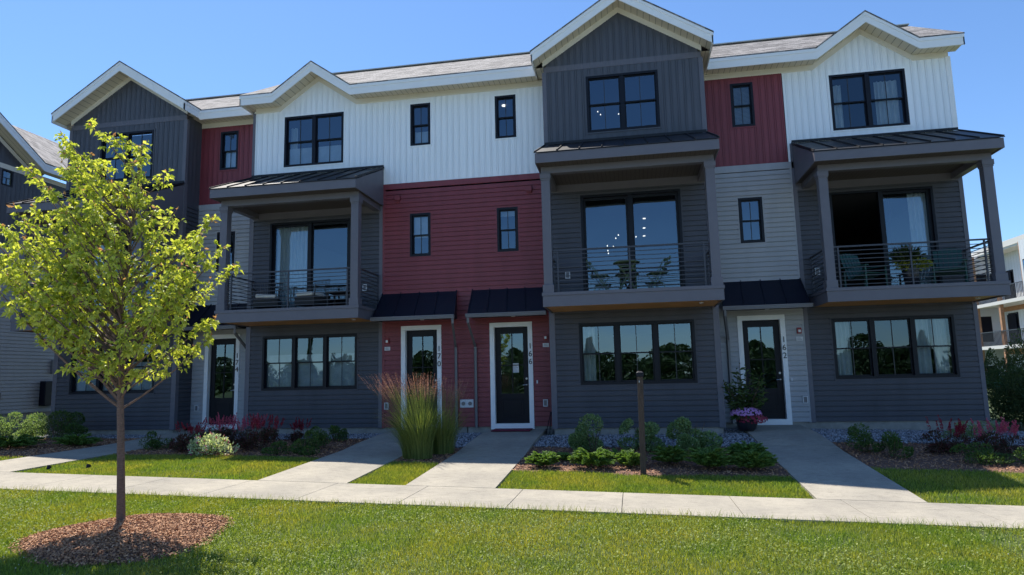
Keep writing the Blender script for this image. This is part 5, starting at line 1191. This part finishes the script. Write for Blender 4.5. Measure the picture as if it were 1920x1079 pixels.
for (a, ha), (b, hb) in (((10, 9.45), (3.05, 9.45)), ((3.05, 9.45), (-.8, 11.85)), ((-.8, 11.85), (-4.6, 9.45))): m.quad((xN+.5, a, ha-.22), (xN+.5, b, hb-.22), (xN, b, hb-.22), (xN, a, ha-.22))
m.build('soffit', 'soffit', hN)
m = MB(); xr = xN-5; roof_poly(m, [(xN+.52, 10, 9.45), (xN+.52, 3.05, 9.45), (xN+.5-4.0, -.8, 11.85), (xN+.52, -4.6, 9.45), (xN+.52, -6, 9.45), (xr, -6, 12.75), (xr, 10, 12.75)]); roof_poly(m, [(xr, -6, 12.75), (xr, 10, 12.75), (xr-5.5, 10, 9.45), (xr-5.5, -6, 9.45)]); m.build('roof', 'shingle', hN)
m = MB(); roof_poly(m, [(xN+.52, 3.05, 9.45), (xN+.52, -.8, 11.85), (xN-3.6, -.8, 11.85)]); roof_poly(m, [(xN+.52, -4.6, 9.45), (xN+.52, -.8, 11.85), (xN-3.6, -.8, 11.85)]); m.build('gable_roof', 'shingle', hN)
m = MB(); m.box(xN-10, xN-.015, -5.98, 9, -.6, .39); m.build('foundation', 'concrete_f', hN); m = MB(); m.box(xN-10, xN-.03, 9.0, 9.1, .4, 9.3); m.box(xN-10, xN-9.9, -6, 9, .4, 9.3); m.build('rear_wall', 'dark_lap', hN)
m = MB(); ring(m, pl, 1.83, 2.27, 8.36, 8.93, .05, -.03, .03); w = m.build('window', 'black', hN); m = MB(); pbox(m, pl, 1.88, 2.22, 8.635, 8.655, -.01, .0); pbox(m, pl, 2.04, 2.06, 8.41, 8.634, -.01, .0); m.build('grille_bar', 'muntin', w); m = MB(); m.quad(pl(1.88, 8.41, -.02), pl(2.22, 8.41, -.02), pl(2.22, 8.88, -.02), pl(1.88, 8.88, -.02)); m.build('pane', 'glass', w)
m = MB(); pbox(m, pl, 1.8, 2.3, 8.3, 9.0, -.3, -.28); m.build('interior', 'room', hN)
m = MB(); pbox(m, pl, 3.95, 4.5, .62, 1.52, .02, .28); m.build('utility_cabinet', 'black', hN, bevel=.02)
m = MB(); pbox(m, pl, 4.35, 4.5, 1.8, 2.3, .02, .12); m.build('electric_meter', 'gutter', hN, bevel=.02)
m = MB(); pbox(m, pl, 2.2, 2.4, .95, 1.15, .02, .1); m.build('vent_hood', 'gutter', hN, bevel=.02)

# =================================================================== APARTMENTS UNDER CONSTRUCTION (right)
hR = thing('apartment_block', 'unfinished white panelled apartment block with raw timber balcony posts, behind the right end', 'building', (32, 41, -1.4))
MT['rawwood'] = mat('raw timber', (0.42, 0.22, 0.12), .8, .2, 4); MT['wpanel'] = grooved('white board panels', (0.62, .64, .66), 1, .35); MT['wslab'] = mat('white slab edge', (.62, .60, .56), .7)
xR = 29.9; pl = facel(xR)
m = MB(); wins = []
levels = [-1.4, 2.75, 5.85, 9.3]
for k in range(3):
    z0 = levels[k]
    for ya in (33.2, 36.0, 39.1, 41.6, 44.2, 47.3): wins.append((ya, ya+1.25, z0+(.5 if ya not in (36.0, 41.6) else .1), z0+2.35))
flat_holes(m, 30, 60, -1.6, 9.5, wins, pl); m.box(xR, xR+14, 29.9, 30, -1.6, 9.5); m.box(xR, xR+14, 60, 60.1, -1.6, 9.5); m.box(xR+14, xR+14.1, 30, 60, -1.6, 9.5); m.build('wall', 'wpanel', hR)
for (a, b, c, d) in wins:
    m = MB(); ring(m, pl, a, b, c, d, .09, -.06, .03); pbox(m, pl, (a+b)/2-.03, (a+b)/2+.03, c+.09, d-.09, -.06, .02); pbox(m, pl, a+.09, (a+b)/2-.031, (c+d)/2-.03, (c+d)/2+.03, -.06, .018); w = m.build('window', 'black', hR)
    m = MB(); m.quad(pl(a+.05, c+.05, -.04), pl(b-.05, c+.05, -.04), pl(b-.05, d-.05, -.04), pl(a+.05, d-.05, -.04)); m.build('pane', 'glass', w)
m = MB(); m.box(xR+.8, xR+.9, 30.1, 59.9, -1.5, 9.4); m.build('interior', 'room', hR)
m = MB(); m.box(xR-1.1, xR+15, 29, 61, 9.5, 9.62); m.box(xR-1.15, xR+15.05, 28.95, 61.05, 9.621, 10.05); m.build('roof', 'wslab', hR)
for ya, yb_ in ((31.5, 38.3), (40.4, 44.0)):
    for z in (2.6, 5.7):
        m = MB(); m.box(xR-1.8, xR-.002, ya, yb_, z-.12, z+.12); b_ = m.build('balcony', 'wslab', hR)
        m = MB(); m.box(xR-1.78, xR-1.74, ya+.05, yb_-.05, z+1.1, z+1.15); k = ya+.1
        while k < yb_: m.box(xR-1.775, xR-1.745, k, k+.025, z+.121, z+1.099); k += .16
        m.build('railing', 'muntin', b_)
    m = MB(); m.box(xR-.03, xR-.004, ya+.1, yb_-.1, 2.1, 2.478); m.box(xR-.03, xR-.004, ya+.1, yb_-.1, 5.25, 5.578); m.build('raw_header', 'rawwood', hR)
    for z in (-1.3, 2.85, 5.95): m = MB(); m.box(xR-.05, xR-.005, yb_-2.0, yb_-.9, z, z+2.15); m.build('door', 'black', hR)
    for yy in (ya+.15, (ya+yb_)/2, yb_-.15):
        for z0, z1 in ((-1.5, 2.479), (2.721, 5.579), (5.821, 9.499)): m = MB(); m.box(xR-1.72, xR-1.5, yy-.11, yy+.11, z0, z1); m.build('balcony_post', 'rawwood', hR)
MT['mesh_green'] = mat('green fence screen', (0.03, 0.16, 0.11), .8, .2, 3)
for ya, yb_ in ((38.45, 40.25), (44.15, 46.2), (29.9, 31.35)):
    m = MB(); m.box(xR-1.9, xR-.003, ya, yb_, -1.6, 9.49); pb = m.build('projecting_bay', 'wpanel', hR)
    for z in (-.6, 3.1, 6.3):
        m = MB(); m.box(xR-1.93, xR-1.901, (ya+yb_)/2-.45, (ya+yb_)/2+.45, z, z+1.9); m.build('bay_window', 'black', pb); m = MB(); m.box(xR-1.94, xR-1.931, (ya+yb_)/2-.37, (ya+yb_)/2+.37, z+.08, z+1.82); m.build('pane', 'glass', pb)
        m = MB(); m.box(xR-1.5, xR-.6, ya-.03, ya-.001, z, z+1.9); m.build('bay_window', 'black', pb)
t = thing('construction_fence', 'green screened construction fence in front of the unfinished apartments', 'fence', (25, 33, -.9)); m = MB(); V = []
for i in range(40): m.quad((20+i*.4, 30+i*.25+.06*math.sin(i), -1.1), (20.4+i*.4, 30.25+i*.25+.06*math.sin(i+1), -1.1), (20.4+i*.4, 30.25+i*.25+.04*math.sin(i+2), .65), (20+i*.4, 30+i*.25+.04*math.sin(i+1), .65))
m.build('screen', 'mesh_green', t)
for i in range(0, 41, 8): m = MB(); m.tube([(20+i*.4, 30+i*.25, -1.1), (20+i*.4, 30+i*.25, .75)], .03, 6); m.build('post', 'steel', t)

# far wood across the street, seen mirrored in the windows
MT['woodleaf'] = leafmat('far tree leaves', (0.025, 0.055, 0.015), (0.06, 0.10, 0.03), .25)
Cs = []; Ds = []
for i in range(165):
    x = -115+i*1.4+rng.normal(0, .8); y = -64+rng.normal(0, 5); h = rng.uniform(4.2, 6.4)+(2.2 if i % 9 == 0 else 0); cone = i % 9 == 0; n = 1000; s = rng.random(n)**.8; rad = (1.9*(1-s) if cone else 2.6*np.sqrt(np.clip(1-np.clip(1.5*s-.5, 0, 1)**2, .02, 1)))*rng.uniform(.3, 1.05, n); a = rng.uniform(0, 2*math.pi, n)
    Cs.append(np.stack([x+rad*np.cos(a), y+rad*np.sin(a), -1.2+h*s], 1)); Ds.append(rng.normal(size=(n, 3)))
V, F = leaf_cards(np.concatenate(Cs), np.concatenate(Ds), .42, .75); tag(npmesh('far_wood', V, F, 'woodleaf'), 'dark mixed tree line across the street, mirrored in the ground floor windows', 'wood', kind='stuff')
